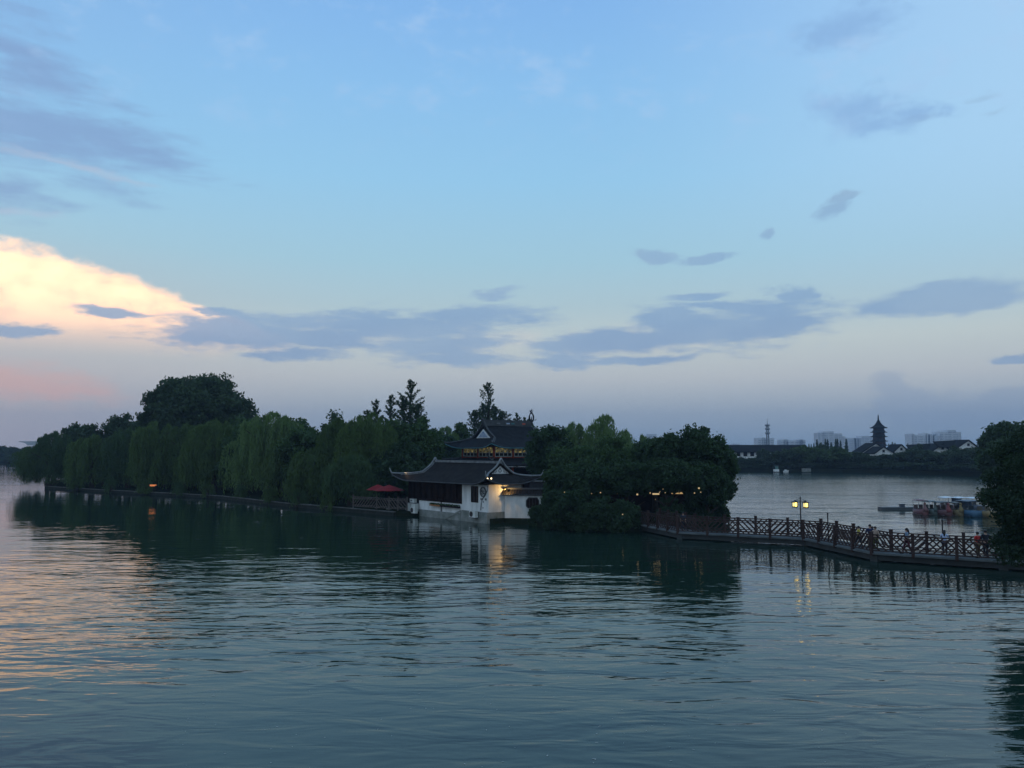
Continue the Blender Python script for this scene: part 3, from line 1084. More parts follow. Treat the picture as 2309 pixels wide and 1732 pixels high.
def bay(ax, ay, bx, by):
    a, b = Vector((ax, ay, 0)), Vector((bx, by, 0))
    d = (b - a)
    ln = d.length
    d.normalize()
    fo = MB()
    for z in (6.12, 6.62, 7.42):
        fo.bar(a + d * 0.2 + Vector((0, 0, z)), b - d * 0.2 + Vector((0, 0, z)), 0.1, 0.07)
    npn = 4
    for k in range(npn + 1):
        p = a + d * (0.22 + (ln - 0.44) * k / npn)
        fo.bar(p + Vector((0, 0, 6.12)), p + Vector((0, 0, 7.42)), 0.08, 0.07)
    for k in range(npn):
        p, q = a + d * (0.22 + (ln - 0.44) * k / npn), a + d * (0.22 + (ln - 0.44) * (k + 1) / npn)
        mdp = (p + q) / 2
        for c0, c1 in (((p, 6.7), (mdp, 7.1)), ((mdp, 7.1), (q, 6.7)), ((p, 7.35), (mdp, 6.95)), ((mdp, 6.95), (q, 7.35))):
            fo.bar(c0[0] + Vector((0, 0, c0[1])), c1[0] + Vector((0, 0, c1[1])), 0.03, 0.055)
    f = fo.build('lattice_window', MT['cabinet'], pv)
    nrm = Vector((-d.y, d.x, 0))
    if nrm.dot(Vector((5, 4, 0)) - a) < 0:
        nrm = -nrm
    MB().bar(a + d * 0.2 + nrm * 0.14 + Vector((0, 0, 7.04)), b - d * 0.2 + nrm * 0.14 + Vector((0, 0, 7.04)), 0.03, 0.76).build('upper_pane', MT['pavglow'], f)
    MB().bar(a + d * 0.2 + nrm * 0.14 + Vector((0, 0, 6.38)), b - d * 0.2 + nrm * 0.14 + Vector((0, 0, 6.38)), 0.03, 0.52).build('lower_pane', MT['glassdark'], f)
    MB().bar(a + Vector((0, 0, 5.95)), b + Vector((0, 0, 5.95)), 0.16, 0.08).build('rail', MT['redwood'], pv)
    MB().bar(a + Vector((0, 0, 7.52)), b + Vector((0, 0, 7.52)), 0.2, 0.14).build('beam', MT['redwood'], pv)


bay(0, 0, 3.4, 0)
bay(3.4, 0, 6.8, 0)
bay(6.8, 0, LX, 0)
bay(0, 0, 0, 3.77)
bay(0, 3.77, 0, LY)
w = MB()
w.box((LX / 2 + .2, LY / 2 + .2, 7.75), (LX, LY, 0.1))
w.box((LX, LY / 2, 6.6), (0.15, LY, 2.0))
w.box((LX / 2, LY, 6.6), (LX, 0.15, 2.0))
w.build('rear_wall', MT['wood'], pv)
# skirt roof
for which in (0, 1, 2, 3):
    b = MB()
    OV, zt, zb = 3.7, 5.88, 4.95
    n, mrows = 36, 8
    ln = LX if which in (0, 2) else LY
    vs, fs = [], []
    for j in range(mrows + 1):
        t = j / mrows
        o_ = OV * t
        for i in range(n + 1):
            u = i / n
            xx = -o_ + (ln + 2 * o_) * u
            c = max(0, 1 - min(xx + o_, ln + o_ - xx) / 3.5)
            z = zt - (zt - zb) * (1 - (1 - t) ** 1.35) + 1.0 * c ** 2.2 * t ** 2
            if which == 0:
                p = (xx, -o_, z)
            elif which == 2:
                p = (xx, LY + o_, z)
            elif which == 1:
                p = (-o_, xx, z)
            else:
                p = (LX + o_, xx, z)
            vs.append(p)
    for j in range(mrows):
        for i in range(n):
            q = (j * (n + 1) + i, j * (n + 1) + i + 1, (j + 1) * (n + 1) + i + 1, (j + 1) * (n + 1) + i)
            fs.append(q[::-1] if which in (0, 3) else q)
    b.add(vs, fs).build('skirt_roof', PX if which in (0, 2) else PY, pv, True, solid=0.15)
for cx_, cy_, sx, sy in ((0, 0, -1, -1), (0, LY, -1, 1), (LX, 0, 1, -1)):
    pts = []
    for j in range(9):
        t = j / 8
        pts.append((cx_ + sx * 3.7 * t, cy_ + sy * 3.7 * t, 5.88 - 0.93 * (1 - (1 - t) ** 1.35) + 1.0 * t ** 2 + 0.1))
    pts.append((cx_ + sx * 4.0, cy_ + sy * 4.0, 6.2))
    pts.append((cx_ + sx * 4.2, cy_ + sy * 4.2, 6.5))
    MB().tube(pts, [0.13] * 9 + [0.1, 0.03], 7).build('hip_ridge', MT['ridge_d'], pv, True)
w = MB()
w.box((LX / 2, LY / 2, 2.4), (LX - .4, LY - .4, 4.0))
w.build('lower_wall', MT['wood'], pv)
for x, y in ((-2.2, -2.2), (1.6, -2.2), (5.5, -2.2), (9.4, -2.2), (-2.2, 3.0), (-2.2, 8.2)):
    MB().tube([(x, y, 0.45), (x, y, 4.6)], 0.17, 8).build('lower_column', MT['redwood'], pv, True)
lamp_at('light', (4, 3.5, 6.9), 25, (1.0, 0.7, 0.3), 0.3, pv)

# ------------------------------------------------------------------ garden wall and corridor
A = Vector((gx(1138, 80.0, 1), 80.0, 0))
gw = thing('garden_wall', 'white garden wall with dark tile coping and a dark cut corner window', 'wall', A, R(-9))
w = MB()
w.box((2.45, 0.15, 1.55), (0.5 * 0 + 4.9, 0.3, 2.3))
w.build('plaster_wall', MT['white'], gw)
MB().box((2.45, 0.12, 0.2), (5.0, 0.44, 0.46)).build('stone_base', MT['base'], gw)
w = MB()
L5 = 5.3
for s in (-1, 1):
    n = 12
    vs = []
    for i in range(n + 1):
        x = -0.25 + L5 * i / n
        vs += [(x, 0.15 + s * 0.5, 2.72), (x, 0.15, 3.22)]
    w.add(vs, [(2 * i, 2 * i + 2, 2 * i + 3, 2 * i + 1) if s < 0 else (2 * i, 2 * i + 1, 2 * i + 3, 2 * i + 2) for i in range(n)])
w.build('tile_coping', TX, gw, solid=0.1)
w = MB()
w.box((2.4, 0.15, 3.28), (5.3, 0.2, 0.16))
for i in range(22):
    w.tube([(-0.2 + i * 0.24, -0.37, 2.70), (-0.2 + i * 0.24, -0.30, 2.76)], 0.06, 6)
w.build('coping_ridge', MT['ridge_d'], gw)
f = MB()
poly = [(2.12, 0, 1.62), (2.30, 0, 1.45), (3.15, 0, 1.45), (3.33, 0, 1.62), (3.33, 0, 2.15), (3.15, 0, 2.42), (2.35, 0, 2.42), (2.12, 0, 2.15)]
for i in range(8):
    f.bar(Vector(poly[i]) + Vector((0, -0.03, 0)), Vector(poly[(i + 1) % 8]) + Vector((0, -0.03, 0)), 0.08, 0.09)
for k in range(1, 4):
    f.bar((2.12 + k * 0.3, -0.02, 1.5), (2.12 + k * 0.3, -0.02, 2.38), 0.03, 0.03)
fo = f.build('window', MT['ridge_d'], gw)
MB().slab([(p[0], -0.005, p[2]) for p in poly], (0, 0.02, 0)).build('pane', MT['wood'], fo)  # dark slab on the wall face stands for the shade inside the opening

cd = thing('corridor_building', 'low tile roofed corridor behind the garden wall, mostly hidden by trees', 'building', (gx(1195, 85, 2), 85, 0.4), R(-6))
w = MB()
vs, fs = [], []
for i in range(13):
    x = i * 0.6
    vs += [(x, -1.1, 2.75), (x, 0, 3.35), (x, 1.1, 2.75)]
for i in range(12):
    a = i * 3
    fs += [(a, a + 3, a + 4, a + 1), (a + 1, a + 4, a + 5, a + 2)]
w.add(vs, fs).build('roof', TX, cd, solid=0.1)
MB().box((3.6, 0, 3.42), (7.4, 0.22, 0.14)).build('roof_ridge', MT['ridge'], cd)
MB().box((3.6, 0.9, 1.4), (7.2, 0.15, 2.8)).build('rear_wall', MT['white'], cd)
for i in range(4):
    MB().tube([(0.2 + i * 2.2, -0.9, 0), (0.2 + i * 2.2, -0.9, 2.8)], 0.1, 8).build('column', MT['wood'], cd)
lamp_at('light', (1.8, -0.2, 2.3), 16, (1.0, 0.75, 0.25), 0.1, cd)

# lit tea hall hidden under the trees on the right
hl = thing('tea_hall', 'low dark tea hall with warm lit windows glimpsed under the right hand trees', 'building', (gx(1300, 88, 1), 88, 0.4), R(-3))
MB().box((6.2, 3, 1.5), (12.4, 5, 3.0)).build('wall', MT['wood'], hl)
w = MB()
w.add([(-.8, -.6, 2.9), (13.0, -.6, 2.9), (12.0, 3, 4.3), (.5, 3, 4.3), (-.8, 6.4, 2.9), (13.0, 6.4, 2.9)], [(0, 1, 2, 3), (3, 2, 5, 4), (0, 3, 4), (1, 5, 2)])
w.build('roof', TX, hl, solid=0.12)
for i in range(5):
    MB().box((1.5 + i * 2.3, 0.44, 2.1), (1.2, 0.08, 0.30)).build('lit_window', MT['warmwin'], hl)

# ------------------------------------------------------------------ umbrellas and terrace fence


def parasol(label, px, D, ztop, rad):
    t = thing('parasol', label, 'parasol', (gx(px, D, 2.5), D, 0.5), 0.2, 'red parasols on the terrace')
    c = MB()
    n = 8
    h = ztop - 0.5
    vs = [(0, 0, h)]
    for ring, (rr, zz) in enumerate(((0.5, h - 0.28), (1.0, h - 0.62))):
        for k in range(n * 2):
            a = math.pi * k / n
            q = rr * rad * (1.0 if k % 2 == 0 else 0.94)
            vs.append((q * math.cos(a), q * math.sin(a), zz - (0.0 if k % 2 == 0 else -0.03)))
    fs = [(0, 1 + k, 1 + (k + 1) % 16) for k in range(16)]
    fs += [(1 + k, 17 + k, 17 + (k + 1) % 16, 1 + (k + 1) % 16) for k in range(16)]
    c.add(vs, fs).build('canopy', MT['umbrella'], t, solid=0.02)
    MB().tube([(0, 0, 0), (0, 0, h + 0.1)], 0.03, 6).build('pole', MT['wood'], t)
    MB().lathe([(0.3, 0), (0.3, 0.08), (0.08, 0.12)], 12).build('base', MT['stone'], t)


parasol('left red parasol, smaller and partly behind the willow strands', 852, 93, 3.15, 1.35)
parasol('right red parasol nearest the house eave on the terrace', 877, 91, 3.18, 1.75)


def diag_panel(b, p, q, z0, z1, sgn, w=0.05, step=0.30, thick=0.07):
    """rails and diagonal slats between posts p and q (xy Vectors); z0 deck height"""
    d = q - p
    ln = d.length
    d = d / ln
    H = z1 - z0
    # horizontal rails
    for z in (z0, z0 + 0.14, z1 - 0.16, z1):
        b.bar(Vector((p.x, p.y, z)), Vector((q.x, q.y, z)), 0.07 if z == z1 else w, 0.075 if z == z1 else 0.06)
    za, zb = z0 + 0.0, z1
    hh = zb - za
    x = -hh
    while x < ln:
        # slat from (x,za) to (x+hh, zb), clipped to 0..ln
        a0, a1 = max(0.0, x), min(ln, x + hh)
        if a1 - a0 > 0.04:
            s0, s1 = a0, a1
            h0, h1 = za + (a0 - x), za + (a1 - x)
            if sgn < 0:
                s0, s1 = ln - a0, ln - a1
            A3 = Vector((p.x + d.x * s0, p.y + d.y * s0, h0))
            B3 = Vector((p.x + d.x * s1, p.y + d.y * s1, h1))
            b.bar(A3, B3, 0.04, thick)
        x += step


tf = thing('terrace_fence', 'brown timber terrace fence with slanted slats beside the white house', 'fence', (0, 0, 0))
fp = [Vector((gx(p, d, 1), d + 0.35)) for p, d in ((795, 93.2), (848, 90.8), (876, 89.4), (896, 88.7), (917, 88.3))]
tf.location = (fp[0].x, fp[0].y, 0.5)
org = Vector((fp[0].x, fp[0].y))
for i, p in enumerate(fp):
    q = p - org
    MB().box((q.x, q.y, 0.75), (0.13, 0.13, 1.5)).build('post', MT['rail2'], tf)
    if i < len(fp) - 1:
        q2 = fp[i + 1] - org
        b = MB()
        diag_panel(b, q, q2, 0.2, 1.25, 1 if i in (0,) else -1, step=0.44, thick=0.09)
        b.build('slat_panel', MT['rail2'], tf)

# ------------------------------------------------------------------ zigzag bridge
DZ = 0.55
NEAR = [(1440, 71.8), (1527, 65.1), (1810, 60.5), (1964, 52.3), (2262, 48.4), (2420, 46.8)]
NP = [Vector((gx(p, d, DZ), d)) for p, d in NEAR]
WD = 2.1


def offset_poly(pts, w):
    out = []
    for i, p in enumerate(pts):
        ds = []
        if i > 0:
            ds.append((pts[i] - pts[i - 1]).normalized())
        if i < len(pts) - 1:
            ds.append((pts[i + 1] - pts[i]).normalized())
        ns = [Vector((-d.y, d.x)) for d in ds]
        n = sum(ns, Vector((0, 0)))
        n.normalize()
        k = w / max(0.5, n.dot(ns[0]))
        out.append(p + n * k)
    return out


FP = offset_poly(NP, WD)
borg = Vector((NP[2].x, NP[2].y, 0))
br = thing('zigzag_bridge', 'zigzag footbridge with brown lattice railings crossing the water to the island', 'bridge', borg)
lc = lambda v: Vector((v.x - borg.x, v.y - borg.y))
NPl, FPl = [lc(p) for p in NP], [lc(p) for p in FP]
nin, fin = offset_poly(NPl, 0.22), offset_poly(NPl, WD - 0.22)
b = MB()
b.prism([tuple(p) for p in NPl] + [tuple(p) for p in reversed(FPl)], DZ - 0.10, DZ)
b.build('deck', MT['concrete'], br)
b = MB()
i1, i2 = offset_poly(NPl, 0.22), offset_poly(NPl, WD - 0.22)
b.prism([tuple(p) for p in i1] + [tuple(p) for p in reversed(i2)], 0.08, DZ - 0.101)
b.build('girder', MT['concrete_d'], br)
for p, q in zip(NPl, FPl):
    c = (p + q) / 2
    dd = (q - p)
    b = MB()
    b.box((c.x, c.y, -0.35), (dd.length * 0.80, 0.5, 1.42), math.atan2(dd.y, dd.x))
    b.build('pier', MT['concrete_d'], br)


def posts_along(poly, counts):
    out = []
    for i, n in enumerate(counts):
        for k in range(n):
            out.append((poly[i].lerp(poly[i + 1], k / n), i))
    out.append((poly[len(counts)].copy(), len(counts) - 1))
    return out


CN = [4, 4, 4, 3, 2]
npost = posts_along(offset_poly(NPl, 0.06), CN)
fpost = posts_along(offset_poly(NPl, WD - 0.06), CN)
rr = random.Random(4)
for side_i, pl in enumerate((npost, fpost)):
    for i, (p, seg) in enumerate(pl):
        dirv = (pl[min(i + 1, len(pl) - 1)][0] - pl[max(i - 1, 0)][0])
        a = math.atan2(dirv.y, dirv.x)
        b = MB()
        z0 = DZ - (0.16 if side_i == 0 else 0.0)
        lift_ = rr.uniform(-0.02, 0.03)
        b.box((p.x, p.y, (z0 + DZ + 1.30 + lift_) / 2), (0.17, 0.17, DZ + 1.30 + lift_ - z0), a)
        b.box((p.x, p.y, DZ + 1.30 + lift_ + 0.02), (0.21, 0.21, 0.06), a)
        b.box((p.x, p.y, DZ + 1.20 + lift_), (0.19, 0.19, 0.02), a)
        b.build('railing_post', MT['rail'], br)
        if i < len(pl) - 1:
            q = pl[i + 1][0]
            dv = (q - p).normalized() * 0.085
            b = MB()
            sg = 1 if (i + (1 if side_i == 0 else 0)) % 2 == 0 else -1
            diag_panel(b, p + dv, q - dv, DZ + 0.14, DZ + 1.13, sg, step=0.40, thick=0.088)
            b.build('railing_panel', MT['rail'], br)

# lamp post on the bridge
lp = at(1806.8, 1215, 61.6)
t = thing('lamp_post', 'thin black lamp post with two hanging lit lanterns on the bridge', 'lamp post', (lp.x, 61.6, DZ))
H = at(1806.8, 1119.7, 61.6).z - DZ
MB().tube([(0, 0, 0), (0, 0, H)], [0.055, 0.04], 8).build('pole', MT['black'], t)
b = MB()
b.bar((-0.46, 0, H - 0.32), (0.46, 0, H - 0.36), 0.04, 0.04)
b.tube([(-0.4, 0, H - 0.33), (-0.25, 0, H - 0.22), (0, 0, H - 0.15), (0.25, 0, H - 0.24), (0.4, 0, H - 0.36)], 0.015, 5)
b.build('arm', MT['black'], t)
for s in (-1, 1):
    cx_ = s * 0.40
    z = H - 0.74 - (0.04 if s > 0 else 0)
    f = MB()
    f.lathe([(0.02, 0.5), (0.07, 0.42), (0.28, 0.34), (0.28, 0.30)], 6, (cx_, 0, z))
    f.lathe([(0.20, -0.06), (0.22, -0.03), (0.22, 0.0)], 6, (cx_, 0, z))
    for k in range(6):
        a = math.pi / 3 * k
        f.bar((cx_ + 0.2 * math.cos(a), 0.2 * math.sin(a), z), (cx_ + 0.2 * math.cos(a), 0.2 * math.sin(a), z + 0.32), 0.03, 0.03)
    fo = f.build('lantern', MT['black'], t)
    g = MB()
    for k in range(6):
        a0, a1 = math.pi / 3 * k, math.pi / 3 * (k + 1)
        g.slab([(cx_ + 0.19 * math.cos(a0), .19 * math.sin(a0), z + .02), (cx_ + 0.19 * math.cos(a1), .19 * math.sin(a1), z + .02),
                (cx_ + 0.19 * math.cos(a1), .19 * math.sin(a1), z + .30), (cx_ + 0.19 * math.cos(a0), .19 * math.sin(a0), z + .30)], (0.004, 0, 0))
    g.build('lantern_glass', MT['lamp_pane'], fo)
    lamp_at('light', (cx_, 0, z - 0.12), 0.08, (1, 0.8, 0.4), 0.1, t)
for px, D, yt, lab in ((1866, 58.5, 1156, 'thin dark pole rising behind the bridge right of the lamp post'),
                       (2124, 53.6, 1171, 'thin dark pole beside the woman leaning on the far railing')):
    q = at(px, yt, D)
    t = thing('pole', lab, 'pole', (q.x, D, -0.3), 0, 'thin poles behind the bridge')
    MB().tube([(0, 0, 0), (0, 0, q.z + 0.2)], 0.045, 8).build('shaft', MT['black'], t)
    MB().tube([(0, 0, q.z + 0.2), (0, 0, q.z + 0.3)], [0.065, 0.05], 8).build('cap', MT['black'], t)

# ------------------------------------------------------------------ people
SK = {}
MT['skin'] = mat('skin', (0.42, 0.26, 0.19), 0.6, noise_amt=0.06, nscale=9)
MT['hair'] = mat('black_hair', (0.012, 0.010, 0.010), 0.5, noise_amt=0.2, nscale=20)
CLO = {}


def cloth(c):
    if c not in CLO:
        CLO[c] = mat('cloth', c, 0.85, noise_amt=0.12, nscale=6)
    return CLO[c]


def skinned(name, verts, edges, rads, m, parent, sub=1, extra=None, root=0):
    me = bpy.data.meshes.new(name + '_s')
    me.from_pydata(verts, edges, [])
    ob = bpy.data.objects.new(name + '_s', me)
    link(ob)
    ob.modifiers.new('sk', 'SKIN')
    sv = me.skin_vertices[0].data
    for i, r in enumerate(rads):
        sv[i].radius = (r, r) if isinstance(r, (int, float)) else r
        sv[i].use_root = (i == root)
    sb = ob.modifiers.new('ss', 'SUBSURF')
    sb.levels = sub
    sb.render_levels = sub
    bpy.context.view_layer.update()
    dg = bpy.context.evaluated_depsgraph_get()
    ev = bpy.data.meshes.new_from_object(ob.evaluated_get(dg))
    bpy.data.objects.remove(ob)
    V = [tuple(v.co) for v in ev.vertices]
    F = [tuple(p.vertices) for p in ev.polygons]
    b = MB()
    b.add(V, F)
    if extra:
        extra(b)
    bpy.data.meshes.remove(ev)
    return b.build(name, m, parent, True)


def person(label, px, D, h, yaw, shirt, trousers, pose='stand', hair='short', skirt=False, lean=0.0, broad=1.0):
    """h overall height; yaw 0 faces +y (away); local x right, y forward"""
    t = thing('person', label, 'person', (gx(px, D, DZ), D, DZ), yaw, 'people on the bridge')
    k = h / 1.70
    step = {'stand': 0.04, 'walk': 0.26, 'lean': 0.02}[pose]
    Z = lambda z: z * k
    ly = lambda z: lean * max(0, z - 0.9) * k
    arm = {'stand': [(0.20, 0.0, 1.10), (0.22, 0.05, 0.86)], 'walk': [(0.22, 0.10, 1.12), (0.22, 0.24, 0.92)],
           'lean': [(0.24, 0.22, 1.12), (0.16, 0.42, 1.12)]}[pose]
    v, e, r = [], [], []

    def ad(x, y, z, rad, par=None):
        v.append((x * k, y * k + ly(z), z * k))
        r.append(rad * k if isinstance(rad, (int, float)) else (rad[0] * k, rad[1] * k))
        if par is not None:
            e.append((par, len(v) - 1))
        return len(v) - 1
    pel = ad(0, 0, 0.94, (0.125 * broad, 0.10))
    wst = ad(0, 0, 1.08, (0.12 * broad, 0.09), pel)
    ch = ad(0, 0, 1.28, (0.145 * broad, 0.10), wst)
    nb = ad(0, -0.005, 1.41, (0.08, 0.065), ch)
    nk = ad(0, 0.0, 1.47, 0.05, nb)
    hd = ad(0, 0.015, 1.54, (0.068, 0.08), nk)
    hd2 = ad(0, 0.012, 1.61, (0.075, 0.092), hd)
    ad(0, 0.0, 1.665, (0.05, 0.06), hd2)
    hands = []
    for s in (-1, 1):
        hp = ad(s * 0.095 * broad, 0, 0.86, 0.085, pel)
        sy = step * s
        kn = ad(s * 0.10, sy * 0.6 + 0.03, 0.48, 0.058, hp)
        an = ad(s * 0.10, sy, 0.09, 0.038, kn)
        ft = ad(s * 0.11, sy + 0.06, 0.04, 0.036, an)
        ad(s * 0.12, sy + 0.15, 0.03, 0.03, ft)
        sh = ad(s * 0.185 * broad, 0, 1.385, 0.055, nb)
        a1, a2 = arm
        sw = (-s if pose == 'walk' else 1)
        elb = ad(s * a1[0] * 1.1 * broad, a1[1] * sw, a1[2], 0.04, sh)
        wr = ad(s * a2[0] * broad, a2[1] * sw, a2[2], 0.028, elb)
        hands.append((s, wr, elb))
    body_v, body_e, body_r = list(v), list(e), list(r)
    tips = []

    def extra(b):
        for s, wr, elb in hands:
            W_, E_ = Vector(v[wr]), Vector(v[elb])
            dr = (W_ - E_).normalized()
            sx = Vector((1, 0, 0)) if abs(dr.x) < 0.8 else Vector((0, 1, 0))
            sd_ = dr.cross(Vector((1, 0, 0))).normalized()
            inn = Vector((-s, 0, 0))
            palm0, palm1 = W_ + dr * 0.01, W_ + dr * 0.085 * k
            b.tube([palm0, (palm0 + palm1) / 2, palm1], [0.026 * k, 0.036 * k, 0.034 * k], 8)
            for fi, fl in enumerate((0.062, 0.072, 0.068, 0.052)):
                o_ = sd_ * ((fi - 1.5) * 0.018 * k)
                b0 = palm1 + o_
                b1 = b0 + dr * fl * 0.5 * k + inn * 0.008 * k
                b2 = b1 + dr * fl * 0.45 * k + inn * 0.02 * k
                b.tube([b0 - dr * 0.01, b1, b2], [0.0095 * k, 0.0085 * k, 0.006 * k], 6)
            th0 = palm0 + dr * 0.03 * k + sd_ * 0.03 * k
            b.tube([th0, th0 + (dr + sd_).normalized() * 0.03 * k, th0 + (dr * 1.4 + sd_).normalized() * 0.055 * k + inn * 0.008 * k],
                   [0.012 * k, 0.010 * k, 0.007 * k], 6)
        y0 = ly(1.57)
        b.tube([(0, (0.092) * k + y0, 1.59 * k), (0, 0.118 * k + y0, 1.555 * k)], [0.008 * k, 0.015 * k], 6)
        for s in (-1, 1):
            b.lathe([(0.004 * k, -0.03 * k), (0.014 * k, -0.01 * k), (0.016 * k, 0.015 * k), (0.004 * k, 0.03 * k)], 6, (s * 0.078 * k, 0.0 + y0, 1.575 * k))
            b.lathe([(0.002, -0.006), (0.011 * k, 0), (0.002, 0.006)], 6, (s * 0.032 * k, 0.088 * k + y0, 1.595 * k))
        b.box((0, 0.094 * k + y0, 1.527 * k), (0.045 * k, 0.01 * k, 0.009 * k))
    body = skinned('body', body_v, body_e, body_r, MT['skin'], t, 1, extra)

    def sub(ids_, name, m, grow, fan=None):
        idm = {o_: n for n, o_ in enumerate(ids_)}
        vv = [body_v[i] for i in ids_]
        ee = [(idm[a], idm[b_]) for a, b_ in body_e if a in idm and b_ in idm]
        rr_ = []
        for i in ids_:
            q = body_r[i]
            q = (q, q) if isinstance(q, (int, float)) else q
            rr_.append((q[0] * grow + 0.006, q[1] * grow + 0.006))
        return skinned(name, vv, ee, rr_, m, t, 1)
    # indices: 0 pel 1 wst 2 ch 3 nb ; left leg 8.. (hp,kn,an,ft,toe,sh,elb,wr)
    base = 8
    lL = [base, base + 1, base + 2]
    lR = [base + 8, base + 9, base + 10]
    sub([0, 1, 2, 3, base + 5, base + 6, base + 13, base + 14], 'shirt', cloth(shirt), 1.10)
    if skirt:
        b = MB()
        b.lathe([(0.17 * k, 0.98 * k), (0.20 * k, 0.85 * k), (0.26 * k, 0.55 * k), (0.24 * k, 0.55 * k), (0.1 * k, 0.95 * k)], 16, sy=0.8)
        b.build('skirt', cloth(trousers), t, True)
    else:
        sub([0] + lL + lR, 'trousers', cloth(trousers), 1.13)
    hb = MB()
    yy = ly(1.6)
    pr = [(0.001, 0.125), (0.05, 0.115), (0.083, 0.085), (0.096, 0.045), (0.097, 0.0), (0.088, -0.03)]
    hb.lathe([(a * k, b_ * k) for a, b_ in pr], 16, (0, -0.014 * k + yy, 1.60 * k), sy=1.08)
    if hair == 'long':
        hb.tube([(0, -0.05 * k + yy, 1.62 * k), (0, -0.085 * k + yy, 1.52 * k), (0, -0.11 * k + yy * .9, 1.40 * k), (0, -0.12 * k + yy * .8, 1.27 * k)],
                [0.085 * k, 0.085 * k, 0.075 * k, 0.03 * k], 10)
    hb.build('hair', MT['hair'], t, True)
    for s in (0, 1):
        a = Vector(v[base + 8 * s + 2])
        f = Vector(v[base + 8 * s + 4])
        MB().tube([a - Vector((0, 0.04 * k, 0.055 * k)), Vector((f.x, f.y, 0.045 * k)) - Vector((0, 0.05 * k, 0)), Vector((f.x, f.y + 0.03, 0.035 * k))], [0.045 * k, 0.05 * k, 0.035 * k], 8).build('shoe', MT['black'], t, True)
    return t


# ------------------------------------------------------------------ trees
ORD = ['first', 'second', 'third', 'fourth', 'fifth', 'sixth', 'seventh', 'eighth', 'ninth', 'tenth', 'eleventh', 'twelfth', 'thirteenth', 'fourteenth',
       'fifteenth', 'sixteenth', 'seventeenth', 'eighteenth', 'nineteenth', 'twentieth', 'twenty first', 'twenty second', 'twenty third', 'twenty fourth']


def crown_broad(rx, ry, rz, nclump, per, leaf, seed, flat=0.0, base=-0.75, csc=1.0):
    rng = np.random.default_rng(seed)
    P = []
    i = 0
    while i < nclump:
        d = rng.normal(size=3)
        d /= np.linalg.norm(d)
        if d[2] < base * 0.8:
            continue
        rr_ = 0.50 + 0.47 * rng.random() ** 0.6
        c = d * rr_ * np.array([rx, ry, rz]) * (0.88 + 0.24 * rng.random())
        cr_ = (0.11 + 0.20 * rng.random() ** 1.5) * (rx * ry * rz) ** (1 / 3) * csc
        n = int(per * (0.7 + 0.6 * rng.random()))
        dd = rng.normal(size=(n, 3))
        dd /= np.linalg.norm(dd, axis=1)[:, None]
        dd[:, 2] = np.where(dd[:, 2] < -0.3, dd[:, 2] * 0.5, dd[:, 2])
        rad = (0.35 + 0.85 * rng.random(n) ** 0.8)[:, None]
        pts = c + dd * rad * cr_ * np.array([1.1, 1.1, 0.85])
        pts += rng.normal(size=(n, 3)) * leaf * 0.8
        P.append(pts)
        i += 1
    # inner fill
    n = int(nclump * per * 0.12)
    dd = rng.normal(size=(n, 3))
    dd /= np.linalg.norm(dd, axis=1)[:, None]
    P.append(dd * (rng.random(n) ** 0.4)[:, None] * 0.78 * np.array([rx, ry, rz]))
    P = np.concatenate(P)
    return cards(P, leaf, leaf * 0.62, rng)


def crown_willow(rx, ry, H, zc, zlow, nl, ns, seed, leaf=0.17, step=0.30):
    """H top height, zc height where limbs fan, zlow the lowest strand tips (heights above ground)"""
    rng = np.random.default_rng(seed)
    Hh = H - zc
    P = []
    nlow = int(nl * 0.9)
    for li in range(nl + nlow):
        a = rng.random() * 2 * math.pi
        if li < nl:                                   # upper dome
            rr_ = math.sqrt(rng.random()) * 0.80 if li > 2 else 0.16 * li
            ztop = zc + Hh * math.sqrt(max(0.0, 1 - rr_ ** 2)) * (0.84 + 0.16 * rng.random())
            if li < 1:
                ztop = H * 0.99
            low = zlow + rng.random() * 0.45 * (zc - zlow)
        else:                                         # lower outer skirts
            rr_ = 0.45 + 0.50 * rng.random()
            ztop = zlow + (H - zlow) * (0.34 + 0.36 * rng.random())
            low = zlow + rng.random() ** 2 * 0.25 * (zc - zlow)
        cx_, cy_ = rr_ * rx * math.cos(a), rr_ * ry * math.sin(a)
        sr = (0.24 + 0.28 * rng.random()) * min(rx, ry)
        ntas = 13
        tb, tq, tl = rng.random(ntas) * 2 * math.pi, np.sqrt(rng.random(ntas)), rng.random(ntas) ** 1.4
        for q_ in range(ns):
            ti = q_ % ntas
            b = tb[ti] + rng.normal() * 0.16
            q = min(1.0, abs(tq[ti] + rng.normal() * 0.10))
            r0 = 0.25 * q * sr
            out = sr * q
            z = ztop - 0.22 * sr * q
            zl = low + (0.75 * tl[ti] + 0.25 * rng.random()) * (ztop - low) * 0.7
            length = max(0.8, ztop - zl)
            n = max(4, int(length / step))
            tt = np.arange(n) / n
            grow = 1 - np.exp(-tt * length / (0.5 * sr + 0.3))
            sway = rng.normal(size=2) * 0.2
            xs = cx_ + r0 * math.cos(b) + math.cos(b) * out * grow + sway[0] * tt * 1.5
            ys = cy_ + r0 * math.sin(b) + math.sin(b) * out * grow + sway[1] * tt * 1.5
            arch = 0.30 * sr * np.sin(np.clip(tt * length / (sr * 1.1), 0, 1) * math.pi) * (1 - q * 0.3)
            P.append(np.stack([xs, ys, z - tt * length + arch], 1))
    P = np.concatenate(P)
    P += rng.normal(size=P.shape) * np.array([0.08, 0.08, 0.12])
    return cards(P, leaf * 1.15, leaf * 0.27, rng, vertical=0.74)


